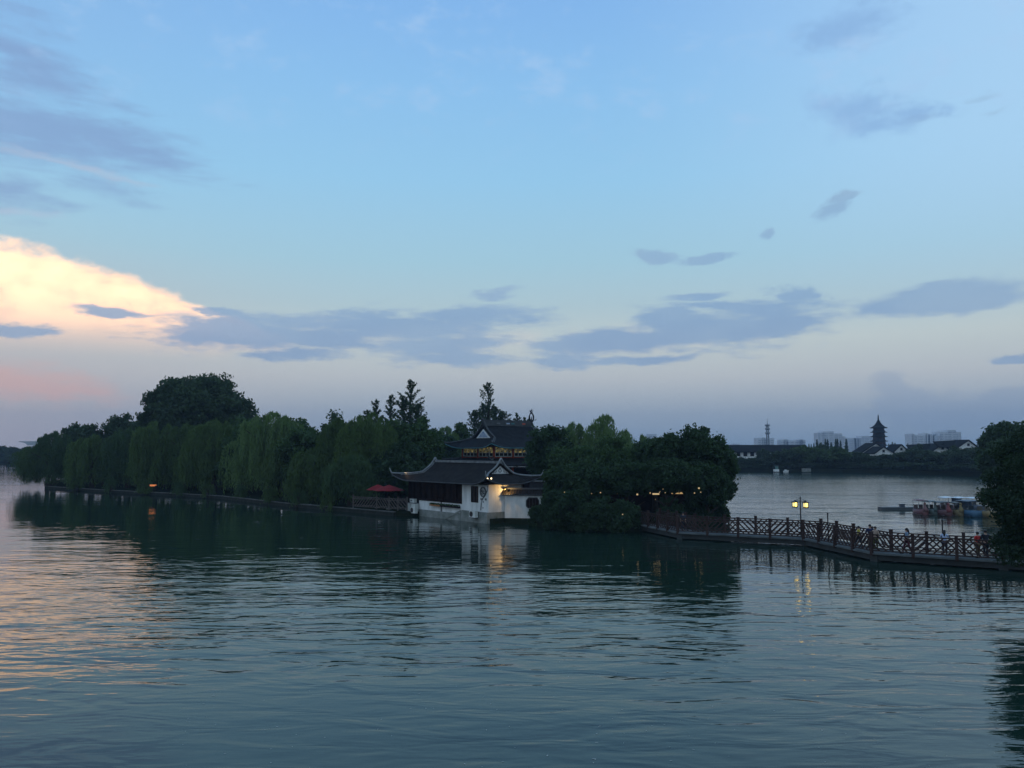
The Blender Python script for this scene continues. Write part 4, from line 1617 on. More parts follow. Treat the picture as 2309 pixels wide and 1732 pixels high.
def crown_spiky(R_, H, z0, nb, per, leaf, seed, leaders=((0, 0, 1.0),)):
    rng = np.random.default_rng(seed)
    P = []
    for (lx, ly_, lh) in leaders:
        top = z0 + (H - z0) * lh
        for i in range(nb):
            f = i / nb
            z = z0 + (top - z0) * (0.04 + 0.96 * f)
            rad = R_ * (1 - f ** 1.8) * (0.35 + 0.65 * rng.random()) * (0.45 + 0.55 * lh) + 0.25
            a = i * 2.4 + rng.random()
            up = 0.45 + 0.9 * f + 0.3 * rng.random()
            n = int(per * (0.35 + 0.65 * rad / R_))
            t = rng.random(n) ** 0.8
            d = np.array([math.cos(a), math.sin(a), up])
            pts = np.array([lx, ly_, z]) + d[None, :] * (t * rad)[:, None]
            pts[:, 2] -= 0.25 * rad * t ** 2
            pts += rng.normal(size=(n, 3)) * (0.16 - 0.04 * t)[:, None] * max(0.6, R_ * 0.25)
            P.append(pts)
        n = int(per * 2)
        t = rng.random(n)
        P.append(np.stack([lx + rng.normal(size=n) * 0.15, ly_ + rng.normal(size=n) * 0.15, z0 + (top - z0) * t], 1))
    P = np.concatenate(P)
    return cards(P, leaf, leaf * 0.42, rng, vertical=0.1)


def crown_cone(R_, H, n, leaf, seed):
    rng = np.random.default_rng(seed)
    f = rng.random(n) ** 0.7
    f = 1 - f
    lay = 0.75 + 0.25 * np.cos(f * 40)
    rad = R_ * (1 - f) * lay * (0.4 + 0.6 * rng.random(n))
    a = rng.random(n) * 2 * math.pi
    P = np.stack([rad * np.cos(a), rad * np.sin(a), H * (0.06 + 0.95 * f)], 1)
    return cards(P, leaf, leaf * 0.45, rng, vertical=0.3)


def trunk(H, r0, seed, spread=1.5, limbs=5, zb=0.4):
    rng = random.Random(seed)
    b = MB()
    pts, rad = [], []
    x = y = 0
    for i in range(7):
        f = i / 6
        pts.append((x, y, H * f - 0.3))
        rad.append(r0 * (1 - 0.75 * f) * (1.25 if i == 0 else 1))
        x += rng.uniform(-.12, .12) * spread * 0.4
        y += rng.uniform(-.12, .12) * spread * 0.4
    b.tube(pts, rad, 8)
    for i in range(limbs):
        f = zb + (0.95 - zb) * i / limbs
        k = min(5, int(f * 6))
        p0 = Vector(pts[k])
        a = i * 2.4 + rng.random()
        l = spread * rng.uniform(0.6, 1.0)
        p1 = p0 + Vector((math.cos(a) * l * .5, math.sin(a) * l * .5, l * 0.45))
        p2 = p0 + Vector((math.cos(a) * l, math.sin(a) * l, l * 0.75))
        b.tube([p0, p1, p2], [rad[k] * 0.6, rad[k] * 0.4, rad[k] * 0.12], 6)
    return b


def tree_at(kind, label, px, D, ytop, hw, name, group=None, m=None, seed=1, zlow=0.2, dens=1.0, shift=0.0, base_z=0.46, leaf=None, ry=None, cb=None, flat=1.0, tagk='tree'):
    """crown top reaches photo row ytop at distance D; hw half width in photo pixels"""
    top = at(px, ytop, D)
    x = top.x
    H = top.z - base_z
    rx = hw * D / FPX
    ryy = ry if ry else rx * 0.9
    t = thing(name, label, tagk, (x, D, base_z), 0, group)
    if kind == 'willow':
        nl = max(6, int(13 * dens * (0.6 + rx / 8)))
        V, F = crown_willow(rx, ryy, H * 0.97, H * 0.55, zlow, nl, int(62 * dens), seed, leaf or 0.20, 0.32)
        V[:, 0] += shift
        npmesh('crown', V, F, m or MT['willow'], t)
        trunk(H * 0.8, 0.25 + 0.02 * H, seed, rx * 0.7, 6, 0.45).build('trunk', MT['bark'], t, True)
    elif kind == 'broad':
        z_b = cb if cb is not None else H * 0.2
        rz = (H - z_b) / 2 * 0.98
        vol = (rx * ryy * rz) ** (1 / 3)
        nc = int(66 * dens * (0.7 + vol / 6))
        lf = leaf or 0.24
        if flat < 0.5:                     # dome: widest low down
            rz = (H - z_b) / 1.3
            V, F = crown_broad(rx * 0.93, ryy * 0.93, rz * 0.93, int(nc * 1.5), int(200 * dens), lf, seed, base=-0.35, csc=0.72)
            V = V + np.array([0, 0, z_b + rz * 0.33])
        else:
            V, F = crown_broad(rx * 0.93, ryy * 0.93, rz * 0.93, nc, int(200 * dens), lf, seed)
            V = V + np.array([0, 0, z_b + rz])
        npmesh('crown', V, F, m or MT['broad'], t)
        trunk(H * 0.75, 0.2 + 0.02 * H, seed, rx * 0.8, 7, 0.3).build('trunk', MT['bark'], t, True)
    return t


# --- willows along the quay, left to right
WL = [
    (112, 150.8, 1001, 46, 'leftmost willow, its ragged strands hanging over open water at the island tip', 0.3),
    (126, 149.5, 968, 42, 'second willow from the island tip, with a small peaked crown', 1.0),
    (212, 143, 977, 50, 'low rounded willow in front of the dark flat topped tree near the island tip', 0.5),
    (292, 139, 962, 50, 'willow left of the big camphor tree, behind the quay wall', 0.4),
    (352, 134, 946, 54, 'willow below the left edge of the big camphor tree', 0.4),
    (420, 131, 952, 52, 'willow directly below the middle of the big camphor tree, behind the red lit sign', 0.6),
    (486, 127, 941, 60, 'willow below the right half of the big camphor tree', 0.4),
    (552, 123, 962, 48, 'narrow low leafy tree left of the tall dome shaped willow', 0.4),
    (613, 119.5, 922, 80, 'tall dome shaped willow right of the big camphor tree', 0.4),
    (690, 113, 952, 46, 'small leafy tree at the right foot of the tall dome shaped willow', 0.3),
    (764, 107, 938, 56, 'willow right of the dip in the tree line', 0.5),
    (838, 101, 922, 70, 'large willow left of the red parasols, below the spiky ginkgo', 0.7),
    (700, 105.5, 1010, 48, 'low pale willow whose strands trail into the water beside the quay', -0.4),
    (792, 97.5, 1020, 46, 'low willow in front of the large willow, left of the parasols', 0.9),
]
for i, (px, D, yt, hw, lab, zl) in enumerate(WL):
    if i in (7, 9):
        tree_at('broad', lab, px, D + 2.5, yt, hw * 1.15, 'broadleaf_tree', 'leafy trees among the quay willows', seed=100 + i, m=MT['mid'], cb=0.2, leaf=0.24, dens=1.0, ry=3.2)
        continue
    tree_at('willow', lab, px, D + (0.6 + (3.2 if i % 2 and 0 < i < 12 else 0.0) if i < 12 else -0.2), yt, hw * 1.22, 'willow_tree', 'willows along the island quay', seed=100 + i, zlow=zl * 0.45 - 0.25,
            m=MT[['willow_b', 'willow_c', 'willow', 'willow_c', 'willow', 'willow_b', 'willow', 'willow_c', 'willow_lt', 'willow_c', 'willow_b', 'willow', 'willow_b', 'willow_c'][i]], ry=max(3.0, hw * D / FPX * 0.75), shift=-2.4 if i == 0 else 0.0, leaf=0.17 if i == 0 else None)
# paler willows on the right part of the island
for i, (px, D, yt, hw, lab) in enumerate([
        (1362, 112, 931, 54, 'tall pale green willow above the right hand trees'),
        (1292, 113, 948, 40, 'pale willow between the tall pale willow and the pavilion roof'),
        (1412, 109, 968, 27, 'small pale willow at the right foot of the tall pale willow'),
        (1448, 110, 977, 20, 'thin wispy pale willow in the gap before the dark right hand trees'),
        (1008, 148, 957, 32, 'distant pale willow left of the pavilion roof')]):
    tree_at('willow', lab, px, D, yt, hw, 'willow_tree', 'paler willows', m=MT['willow_lt'], seed=140 + i, zlow=3.0, dens=0.8, ry=3.5)

BL = [
    # px, D, ytop, hw, label, mat, crown base, leaf, dens, ry
    (450, 162, 846, 132, 'huge dark camphor tree, tallest dome on the left of the island', 'broad', 7.0, 0.34, 1.5, 9),
    (190, 168, 957, 62, 'dark flat topped tree behind the willows near the island tip', 'broad', 5.0, 0.3, 0.8, 4),
    (276, 170, 940, 56, 'dark feathery topped tree just left of the big camphor tree', 'broad', 6.0, 0.3, 0.8, 4),
    (560, 150, 940, 60, 'dark tree filling the gap between the camphor tree and the dome shaped willow', 'mid', 3.0, 0.3, 0.8, 4),
    (672, 140, 944, 48, 'leafy tree behind the right shoulder of the dome shaped willow', 'mid', 3.0, 0.28, 0.8, 4),
    (760, 128, 934, 40, 'dark tree peeping over the willow right of the dip in the tree line', 'broad', 3.0, 0.26, 0.7, 3),
    (895, 112, 935, 58, 'dense tree filling below the tall ginkgo', 'mid', 1.5, 0.22, 1.0, 4),
    (955, 106, 944, 40, 'rounded tree between the tall ginkgo and the pavilion', 'mid', 1.5, 0.22, 1.0, 3.5),
    (914, 101, 985, 36, 'dark bushy tree behind the left upturned eave of the white house', 'shrub', 0.6, 0.2, 1.0, 3),
    (985, 132, 966, 52, 'dark tree left of the pavilion lower roof', 'shrub', 0.6, 0.22, 1.0, 3),
    (1040, 150, 943, 16, 'narrow upright tree on the skyline left of the pavilion roof', 'mid', 2.0, 0.28, 0.7, 2),
    (1242, 100, 948, 50, 'dark tree covering the right end of the pavilion', 'shrub', 1.0, 0.2, 1.1, 3),
    (1300, 93, 998, 66, 'bushy green tree right of the pavilion and above the garden wall', 'mid', 0.8, 0.19, 1.1, 3.6),
    (1392, 90, 990, 66, 'bushy green tree under the tall pale willow', 'mid', 0.8, 0.19, 1.1, 3.6),
    (1475, 88, 984, 56, 'dark leafy tree left of the tallest right hand tree', 'shrub', 0.8, 0.19, 1.1, 3.4),
    (1500, 82, 972, 44, 'first of three tall dark crowns above the bridge entrance', 'shrub', 2.0, 0.17, 1.1, 3),
    (1572, 81.5, 964, 58, 'tallest dark tree at the right end of the island', 'shrub', 1.2, 0.17, 1.3, 3.4),
    (1616, 81, 992, 40, 'rightmost dark tree of the island, leaning over the lake', 'shrub', 0.9, 0.16, 1.2, 2.6),
    (1264, 80.5, 1052, 40, 'dark tree directly above the garden wall window', 'shrub', 1.5, 0.16, 1.0, 2.2),
    (1322, 78, 1040, 58, 'dark green mass of a tree above the waterside shrubs', 'shrub', 0.6, 0.16, 1.1, 2.6),
    (1412, 77.5, 1038, 60, 'dark tree left of the bridge entrance', 'shrub', 1.6, 0.16, 1.1, 2.6),
    (1505, 76.5, 1032, 58, 'dark spreading tree right above the bridge entrance', 'shrub', 1.9, 0.16, 1.1, 2.4),
    (1592, 77.5, 1042, 52, 'low dark tree where the bridge railing leaves the island', 'shrub', 0.5, 0.15, 1.2, 2.4),
]
for i, (px, D, yt, hw, lab, mm, cb, lf, dn, ry) in enumerate(BL):
    tree_at('broad', lab, px, D, yt, hw, 'broadleaf_tree', 'broadleaf trees on the island', m=MT[mm], seed=200 + i, cb=cb, leaf=lf, dens=dn, ry=ry, flat=0.0 if i < 3 else 1.0)

SH = [(1214, 77.0, 1142, 18, 'shrub against the right part of the garden wall at the waterline', 0.12),
      (1250, 74.8, 1096, 30, 'tall shrub hiding the right end of the garden wall', 0.13),
      (1290, 72.4, 1108, 48, 'wide waterside shrub right of the garden wall', 0.13),
      (1352, 71.6, 1118, 46, 'waterside shrub midway between the garden wall and the bridge', 0.13),
      (1410, 71.8, 1122, 36, 'waterside shrub just left of the bridge entrance', 0.13),
      (1322, 71.4, 1150, 34, 'low shrub dipping into the water below the waterside shrubs', 0.12),
      (1262, 73.3, 1148, 34, 'low round shrub at the waterline right of the garden wall', 0.12),
      (1392, 70.9, 1152, 30, 'low shrub dipping into the water left of the bridge', 0.12),
      (1510, 76.6, 1122, 34, 'dark bush behind the bridge railing near the island end', 0.13),
      (1570, 78.0, 1118, 34, 'dark bush behind the railing under the rightmost island trees', 0.13),
      (1618, 79.4, 1120, 24, 'dark bush at the right tip of the island behind the railing', 0.13),
      (1129, 81.0, 1113, 12, 'climbing shrub between the house side wall and the garden wall', 0.10),
      (1112, 79.9, 1144, 9, 'small leafy shrub at the foot of the house corner', 0.08),
      (1236, 78.0, 1108, 14, 'leafy shrub spilling over the right end of the garden wall coping', 0.10)]
for i, (px, D, yt, hw, lab, lf) in enumerate(SH):
    t = tree_at('broad', lab, px, D, yt, hw, 'shrub', 'waterside shrubs', m=MT['shrub'] if i not in (11, 12) else MT['mid'], seed=300 + i, cb=-0.4, leaf=lf,
                dens=0.9, base_z=-0.05, ry=hw * D / FPX * 0.75, tagk='shrub')

HB = [(165, 158), (235, 153), (305, 149), (372, 145), (440, 141), (505, 137), (570, 132), (635, 126), (700, 120), (762, 114), (820, 108), (872, 103), (900, 99)]
for i, (px, D) in enumerate(HB):
    tree_at('broad', '%s dark undergrowth bush from the left behind the willow trunks' % ORD[i], px, D, Y0 - 1, 52, 'bush', 'undergrowth bushes behind the willows', m=MT['shrub'],
            seed=350 + i, cb=-0.3, leaf=0.24, dens=0.6, ry=2.2, tagk='bush')

QB = [(172, 141.6, 18), (252, 135.4, 15), (330, 129.8, 20), (404, 125, 13), (468, 120.8, 16), (540, 114.4, 20), (612, 106.6, 15), (672, 100.8, 22), (744, 96.6, 16)]
for i, (px, D, hw) in enumerate(QB):
    tree_at('willow', '%s low leafy bough from the left trailing over the quay edge to the water' % ORD[i], px, D + 0.2, Y0 + (CAMZ - 2.1) * FPX / D, hw, 'overhanging_bush',
            'low boughs trailing over the quay edge', seed=380 + i, zlow=-0.42, dens=0.55, ry=1.3, leaf=0.15, m=MT['willow_c' if i % 2 else 'willow_b'], tagk='bush')

# spiky ginkgos / dawn redwoods
for i, (px, D, yt, rr_, z0, nb, lab, leaders) in enumerate([
        (926, 113, 860, 2.7, 7.5, 44, 'tall ginkgo with a spiky leaning spire left of the pavilion', ((0, 0, 1.0), (-1.0, 0.3, 0.72), (1.0, 0, .6))),
        (881, 115, 894, 2.0, 7.5, 26, 'shorter spiky ginkgo just left of the tall ginkgo', ((0, 0, 1.0),)),
        (848, 117, 904, 2.1, 7.5, 24, 'leftmost spiky ginkgo top above the large willow', ((0, 0, 1.0), (-1.2, 0, .75))),
        (1101, 140, 866, 3.4, 7.0, 46, 'tall spired ginkgo standing right behind the pavilion roof', ((0, 0, 1.0), (-2.2, 0, 0.55), (2.4, 0.4, 0.55), (-0.8, .5, .66), (1.1, .5, .62))),
        (1166, 138, 936, 1.7, 8.0, 16, 'small flat pine top peeping over the pavilion ridge', ((0, 0, 1.0), (-1.2, 0, .8), (1.3, 0, .85)))]):
    top = at(px, yt, D)
    t = thing('ginkgo_tree' if i < 4 else 'pine_tree', lab, 'tree', (top.x, D, 0.46), 0, 'spiky trees on the island skyline')
    V, F = crown_spiky(rr_, top.z - 0.46, z0, int(nb * 0.85), 60 if i != 3 else 75, 0.20, 400 + i, leaders)
    npmesh('crown', V, F, MT['ginkgo'], t)
    b = trunk(top.z - 0.8, 0.28, 400 + i, 0.5, 5, 0.5)
    b.build('trunk', MT['bark'], t, True)

# red lit sign and added bulbs standing in for lit windows behind the trees
q = at(379, 1091, 125)
t = thing('lit_sign', 'small orange red lit bar sign glowing under the willows on the quay', 'sign', (q.x, q.y - 5.2, q.z))
MB().box((0, 0, 0.03), (0.95, 0.06, 0.07)).build('light_bar', MT['redneon'], t)
MB().box((-0.1, 0.0, -0.1), (0.7, 0.06, 0.05)).build('lower_bar', MT['redneon'], t)
MB().box((0, 0.09, -0.06), (1.1, 0.06, 0.3)).build('backing', MT['black'], t)
MB().tube([(0, 0.12, -q.z + 0.5), (0, 0.12, -0.2)], 0.04, 6).build('post', MT['black'], t)
for i, (px, py, D, r, lab) in enumerate([
        (1273, 1110, 74, 0.05, 'single white stand-in bulb in the foliage right of the garden wall'),
        (1354, 1111, 74, 0.06, 'right stand-in bulb of the dim pair in the dark foliage above the shrubs'),
        (1334, 1113, 74, 0.04, 'left stand-in bulb of the dim pair in the dark foliage above the shrubs'),
        (1437, 1115, 73, 0.09, 'pale square looking stand-in lamp left of the amber lit panel'),
        (1466, 1111, 73, 0.045, 'small stand-in bulb immediately left of the amber lit panel'),
        (1487, 1110, 73, 0.04, 'small stand-in bulb immediately right of the amber lit panel'),
        (1495, 1103, 73, 0.035, 'tiny stand-in bulb above and right of the amber lit panel'),
        (1500, 1111, 73, 0.04, 'tiny stand-in bulb farther right of the amber lit panel'),
        (1576, 1101, 73.5, 0.085, 'brightest warm stand-in lamp in the dark trees at the right'),
        (1566, 1112, 73.5, 0.06, 'left stand-in lamp of the row below the brightest one'),
        (1580, 1110, 73.5, 0.05, 'right stand-in lamp of the row below the brightest one'),
        (1404, 1160, 69.8, 0.05, 'low amber stand-in bulb near the water left of the bridge entrance'),
        (1478, 1126, 73, 0.03, 'tiny stand-in bulb below the amber lit panel')]):
    small_lamp(lab, at(px, py, D), r, 0, 'stand-in bulbs for lit windows in the right hand trees', 'warmwin' if i in (1, 2, 11) else 'bulb2' if 'bulb2' in MT else 'warmwin')
q = at(1479, 1114, 73.2)
t = thing('window_glow_panel', 'amber lit panel standing in for a window under the dark trees behind the bridge entrance', 'lit panel', q)  # added glowing panel in place of a lit window behind the trees
MB().box((0, 0, 0), (0.6, 0.05, 0.13)).build('light_panel', MT['warmwin'], t)
MB().box((0, 0.05, 0), (0.68, 0.05, 0.2)).build('backing', MT['black'], t)

# overhanging tree at the right edge on the near bank
t = thing('overhanging_tree', 'dark tree at the right edge whose boughs hang over the end of the bridge', 'tree', (29.5, 37.5, 0.5))
rng = np.random.default_rng(77)
Ps = []
for k in range(240):
    cx_ = rng.uniform(-8.3, 3.0)
    zz = rng.uniform(1.7, 7.4)
    cy_ = rng.uniform(-2.0, 2.0)
    edge = 21.5 + 0.30 * math.sin(zz * 2.3) + 0.25 * math.sin(zz * 5.1) + (0.3 if zz < 5.0 else 0) + (0.38 if zz < 3.6 else 0)
    edge = edge * (37.5 + cy_) / 37.5 - 29.5
    if cx_ < edge + 0.55:
        cx_ = edge + 0.55 + abs(rng.normal()) * 0.4
    if zz > 6.0 + 0.9 * math.sin(cx_ * 1.9) + 0.5 * math.sin(cx_ * 4.3):
        zz = zz * 0.6
    n = 340
    c = np.array([cx_, cy_, zz])
    dd = rng.normal(size=(n, 3))
    dd /= np.linalg.norm(dd, axis=1)[:, None]
    Ps.append(c + dd * (0.3 + 0.75 * rng.random(n))[:, None] * np.array([0.75, 0.8, 0.5]))
V, F = cards(np.concatenate(Ps), 0.085, 0.045, rng)
npmesh('crown', V, F, MT['overhang'], t)
b = MB()
b.tube([(0, 0, -0.4), (-0.2, 0, 2), (-0.8, 0.2, 4), (-1.2, 0, 6.8)], [0.45, 0.36, 0.3, 0.1], 10)
for zz, ln in ((2.4, 5.5), (3.6, 6.0), (4.6, 5.6), (5.6, 5.0)):
    b.tube([(-0.4, 0, zz), (-0.4 - ln * .5, 0.3, zz + 0.9), (-0.4 - ln, -0.2, zz + 0.6)], [0.16, 0.1, 0.03], 7)
b.build('trunk', MT['bark'], t, True)

# ------------------------------------------------------------------ people on the bridge
person('short person in a yellow shirt walking on the bridge', 1937, 54.9, 1.42, 1.6, (0.45, 0.36, 0.06), (0.05, 0.05, 0.06), 'walk')
person('man in a navy shirt standing at the bend of the bridge', 1963, 53.9, 1.62, 2.9, (0.02, 0.03, 0.08), (0.12, 0.08, 0.05), 'stand', broad=1.1)
person('person in a pale tan top and olive trousers beside the man in navy', 1975, 53.4, 1.53, 2.4, (0.40, 0.30, 0.24), (0.08, 0.08, 0.03), 'stand')
person('long haired woman in a grey blue top walking left along the bridge', 2046, 51.8, 1.58, 1.45, (0.17, 0.24, 0.32), (0.14, 0.05, 0.07), 'walk', 'long')
person('woman in a white and blue shirt leaning on the far railing', 2131, 51.0, 1.52, -0.5, (0.42, 0.52, 0.72), (0.03, 0.03, 0.05), 'lean', 'long', lean=0.25)
person('person in a bright red shirt at the right end of the bridge', 2206, 49.9, 1.54, 0.2, (0.45, 0.03, 0.03), (0.10, 0.07, 0.04), 'stand', broad=1.0)
person('broad shouldered man in a black shirt beside the person in red', 2224, 49.8, 1.66, 0.0, (0.015, 0.02, 0.03), (0.02, 0.02, 0.03), 'stand', broad=1.25)
person('person in a grey top half hidden by the overhanging leaves', 2264, 49.6, 1.50, 1.5, (0.20, 0.21, 0.23), (0.06, 0.06, 0.07), 'stand')
person('person with a pale face and dark clothes near the island end of the bridge', 1541, 66.0, 1.50, 2.8, (0.03, 0.04, 0.06), (0.02, 0.02, 0.03), 'stand')

# ------------------------------------------------------------------ boats
BM = {}


def paint(c):
    if c not in BM:
        BM[c] = mat('boat_paint', c if c[0] + c[1] > 1.2 else tuple(v * 0.45 + 0.06 for v in c), 0.45, noise_amt=0.12, nscale=2)
    return BM[c]


def pedal_boat(label, px, D, wpx, col, canopy, htop, kind='duck', col2=None, canopy_w=1.15):
    x = gx(px, D, 0.3)
    w = wpx * D / FPX
    t = thing('pedal_boat', label, 'pedal boat', (x, D, 0), 0.0, 'pedal boats moored at the pontoon')
    c2 = col2 or col
    ln = w * 1.7
    hw = w / 2
    # hull: front at -y
    if kind == 'duck':
        secs = [(-0.5, 0.30, 0.55), (-0.38, 0.72, 0.66), (-0.15, 0.98, 0.62), (0.15, 1.0, 0.50), (0.38, 0.9, 0.48), (0.5, 0.6, 0.6)]
    else:
        secs = [(-0.5, 0.92, 0.62), (-0.46, 1.0, 0.66), (0, 1.0, 0.62), (0.46, 1.0, 0.62), (0.5, 0.92, 0.6)]
    vs, fs = [], []
    n = 10
    for yy, wf, hh in secs:
        for k in range(n):
            a = math.pi * k / (n - 1)
            X = -math.cos(a)
            Zs = -math.sin(a) ** 0.6 if math.sin(a) > 0 else 0.0
            vs.append((X * hw * wf, yy * ln, hh + Zs * (hh + 0.15)))
    for j in range(len(secs) - 1):
        for k in range(n - 1):
            fs.append((j * n + k, (j + 1) * n + k, (j + 1) * n + k + 1, j * n + k + 1))
        fs.append((j * n, j * n + n - 1, (j + 1) * n + n - 1, (j + 1) * n))
    fs.append(tuple(range(n)))
    fs.append(tuple(range((len(secs) - 1) * n + n - 1, (len(secs) - 1) * n - 1, -1)))
    MB().add(vs, fs).build('hull', paint(col), t, True)
    MB().box((0, 0, 0.07), (w * 0.96, ln * 0.8, 0.1)).build('waterline_strip', paint(tuple(v * 0.45 for v in col)), t)
    if kind == 'duck':
        fy = -ln * 0.40
        b = MB()
        b.tube([(0, fy, 0.45), (0, fy - 0.06, 0.75), (0, fy + 0.02, 1.0), (0, fy, 1.2)], [0.26 * w, 0.17 * w, 0.10 * w, 0.10 * w], 10)
        b.lathe([(0.01, -0.15), (0.12, -0.08), (0.15, 0.0), (0.11, 0.10), (0.01, 0.15)], 12, (0, fy - 0.03, 1.27), sx=w / 1.3, sy=w / 1.3)
        nk = b.build('neck_and_head', paint(c2), t, True)
        MB().tube([(0, fy - 0.14, 1.25), (0, fy - 0.32, 1.21)], [0.055, 0.02], 8).build('beak', paint((0.5, 0.25, 0.05)), nk)
        for s in (-1, 1):
            MB().lathe([(0.002, -0.02), (0.02, 0), (0.002, 0.02)], 6, (s * 0.07, fy - 0.14, 1.31)).build('eye', MT['black'], nk)
    b = MB()
    for s in (-1, 1):
        b.box((s * hw * 0.45, ln * 0.2, 0.62), (hw * 0.7, 0.35, 0.12))
        b.box((s * hw * 0.45, ln * 0.2 + 0.18, 0.85), (hw * 0.7, 0.08, 0.4))
    b.build('seat', paint(tuple(v * 0.35 + 0.05 for v in col)), t)
    zc = htop
    for sx in (-1, 1):
        for yy in (-0.25, 0.35):
            MB().tube([(sx * hw * 0.8, yy * ln, 0.5), (sx * hw * 0.85, yy * ln, zc - 0.02)], 0.018, 6).build('canopy_post', MT['steel'], t)
    b = MB()
    cw = hw * canopy_w
    nn = 8
    vs, fs = [], []
    for j in range(nn + 1):
        for i in range(nn + 1):
            u, v = i / nn * 2 - 1, j / nn * 2 - 1
            vs.append((u * cw, (v * 0.42 + 0.05) * ln, zc + 0.13 * (1 - u * u) * (1 - v * v * 0.6)))
    for j in range(nn):
        for i in range(nn):
            fs.append((j * (nn + 1) + i, j * (nn + 1) + i + 1, (j + 1) * (nn + 1) + i + 1, (j + 1) * (nn + 1) + i))
    b.add(vs, fs).build('canopy', paint(canopy), t, True, solid=0.04)
    if kind == 'box' and col[2] > 0.3:
        MB().box((0, ln * 0.42, 1.15), (w * 0.9, 0.04, 0.7)).build('rear_curtain', paint((0.06, 0.16, 0.34)), t)
    return t


pedal_boat('red duck pedal boat with a small red canopy, leftmost in the row', 2077, 90, 25, (0.30, 0.07, 0.08), (0.30, 0.05, 0.07), 1.55, col2=(0.34, 0.12, 0.13), canopy_w=0.8)
pedal_boat('grey green duck pedal boat second from the left in the front row', 2101, 90, 23, (0.12, 0.20, 0.19), (0.13, 0.19, 0.2), 1.42)
pedal_boat('dark red duck pedal boat with a bright red neck and thin dark canopy', 2128, 89, 29, (0.20, 0.045, 0.05), (0.04, 0.05, 0.06), 1.40, col2=(0.40, 0.03, 0.04), canopy_w=1.2)
pedal_boat('yellow duck pedal boat between the dark red and the blue boats', 2157, 89, 26, (0.42, 0.32, 0.12), (0.10, 0.10, 0.09), 1.32, col2=(0.50, 0.36, 0.10), canopy_w=1.0)
pedal_boat('blue box shaped pedal boat with a blue rear curtain', 2190, 88, 35, (0.03, 0.22, 0.42), (0.10, 0.16, 0.24), 1.60, 'box')
pedal_boat('yellow box shaped pedal boat half hidden behind the overhanging tree', 2226, 87, 34, (0.42, 0.27, 0.06), (0.14, 0.13, 0.10), 1.55, 'box')
for i, (px, lab) in enumerate(((2137, 'white canopied boat in the back row, leftmost of three'), (2167, 'white canopied boat in the back row, middle of three'),
                               (2198, 'white canopied boat in the back row, rightmost of three'))):
    pedal_boat(lab, px, 96, 25, ((0.25, 0.10, 0.15), (0.30, 0.30, 0.32), (0.10, 0.15, 0.25))[i], (0.74, 0.80, 0.84), 1.50 - 0.03 * i, 'box', canopy_w=1.0)
t = thing('pontoon', 'long low dark floating pontoon left of the pedal boats', 'pontoon', (gx(2024, 97, 0), 97, 0))
MB().box((0, 0, 0.12), (4.2, 1.1, 0.32)).build('float', paint((0.05, 0.07, 0.09)), t)
b = MB()
for i in range(14):
    b.box((-1.95 + i * 0.3, 0, 0.31), (0.27, 1.16, 0.05))
b.build('deck', MT['grey'], t)
t = thing('storage_bin', 'small dark blue bin standing on the floating pontoon', 'bin', (gx(2034, 96.8, 0.5), 96.8, 0.335))
MB().box((0, 0, 0.17), (0.5, 0.42, 0.34)).build('body', paint((0.02, 0.05, 0.11)), t)
MB().box((0, 0, 0.36), (0.55, 0.46, 0.05)).build('lid', paint((0.03, 0.07, 0.13)), t)

# ------------------------------------------------------------------ far right shore
# prototypes: unit crowns about 10 m high
protos = []
for k in range(4):
    V, F = crown_broad(4.2, 4.0, 4.2, 34, 170, 0.42, 700 + k)
    V = V + np.array([0, 0, 5.4])
    tr_ = trunk(7, 0.35, 700 + k, 3.0, 6, 0.3)
    protos.append((V, F, tr_))
PM = {}


def far_tree(label, px, D, ytop, hw, k, name='broadleaf_tree', m='far', group='trees along the far right shore', zb=1.2):
    top = at(px, ytop, D)
    key = (k, m)
    t = thing(name, label, 'tree', (top.x, D, zb), k * 1.3 + px * 0.01, group)
    if key not in PM:
        V, F, tr_ = protos[k]
        c = npmesh('crown', V, F, MT[m], t)
        q = tr_.build('trunk', MT['bark'], t, True)
        PM[key] = (c.data, q.data)
    else:
        for nm, d in zip(('crown', 'trunk'), PM[key]):
            o_ = bpy.data.objects.new(nm, d)
            link(o_)
            o_.parent = t
    sz = (top.z - zb) / 10.0
    sx = hw * D / FPX / 4.4
    t.scale = (sx, sx, sz)
    return t


FT = [(1636, 272, 1022, 24), (1666, 270, 1031, 24), (1700, 268, 1032, 26), (1738, 266, 1028, 26), (1772, 266, 1012, 30), (1812, 265, 1005, 32), (1845, 266, 1012, 28),
      (1885, 262, 1008, 38), (1930, 260, 1019, 28), (1962, 258, 1026, 26), (1995, 255, 1024, 28), (2030, 252, 1019, 28), (2062, 248, 1010, 30), (2095, 243, 1016, 28),
      (2125, 240, 1018, 26), (2150, 235, 1012, 30), (2182, 230, 1010, 30), (2214, 225, 1006, 34)]
for i, (px, D, yt, hw) in enumerate(FT):
    lab = '%s tree from the left in the row on the far right shore' % ORD[i]
    if i == 7:
        lab = 'rounded pale green tree in the middle of the far right shore row'
    far_tree(lab, px, D, yt, hw, i % 4, m='farw' if i in (5, 7) else 'far')
for i, (px, D, yt, hw, lab) in enumerate([(1722, 285, 1011, 14, 'narrow tall tree rising behind the far white hall end'),
        (1852, 282, 1000, 15, 'tall loose tree standing above the far right shore row left of the pagoda'),
        (2070, 275, 1001, 16, 'tall loose tree above the far row between the small gable and the dark window gable'),
        (2148, 270, 1003, 13, 'small tall tree between the two rightmost white gables')]):
    far_tree(lab, px, D, yt, hw, i % 4, group='taller trees behind the far right shore row')
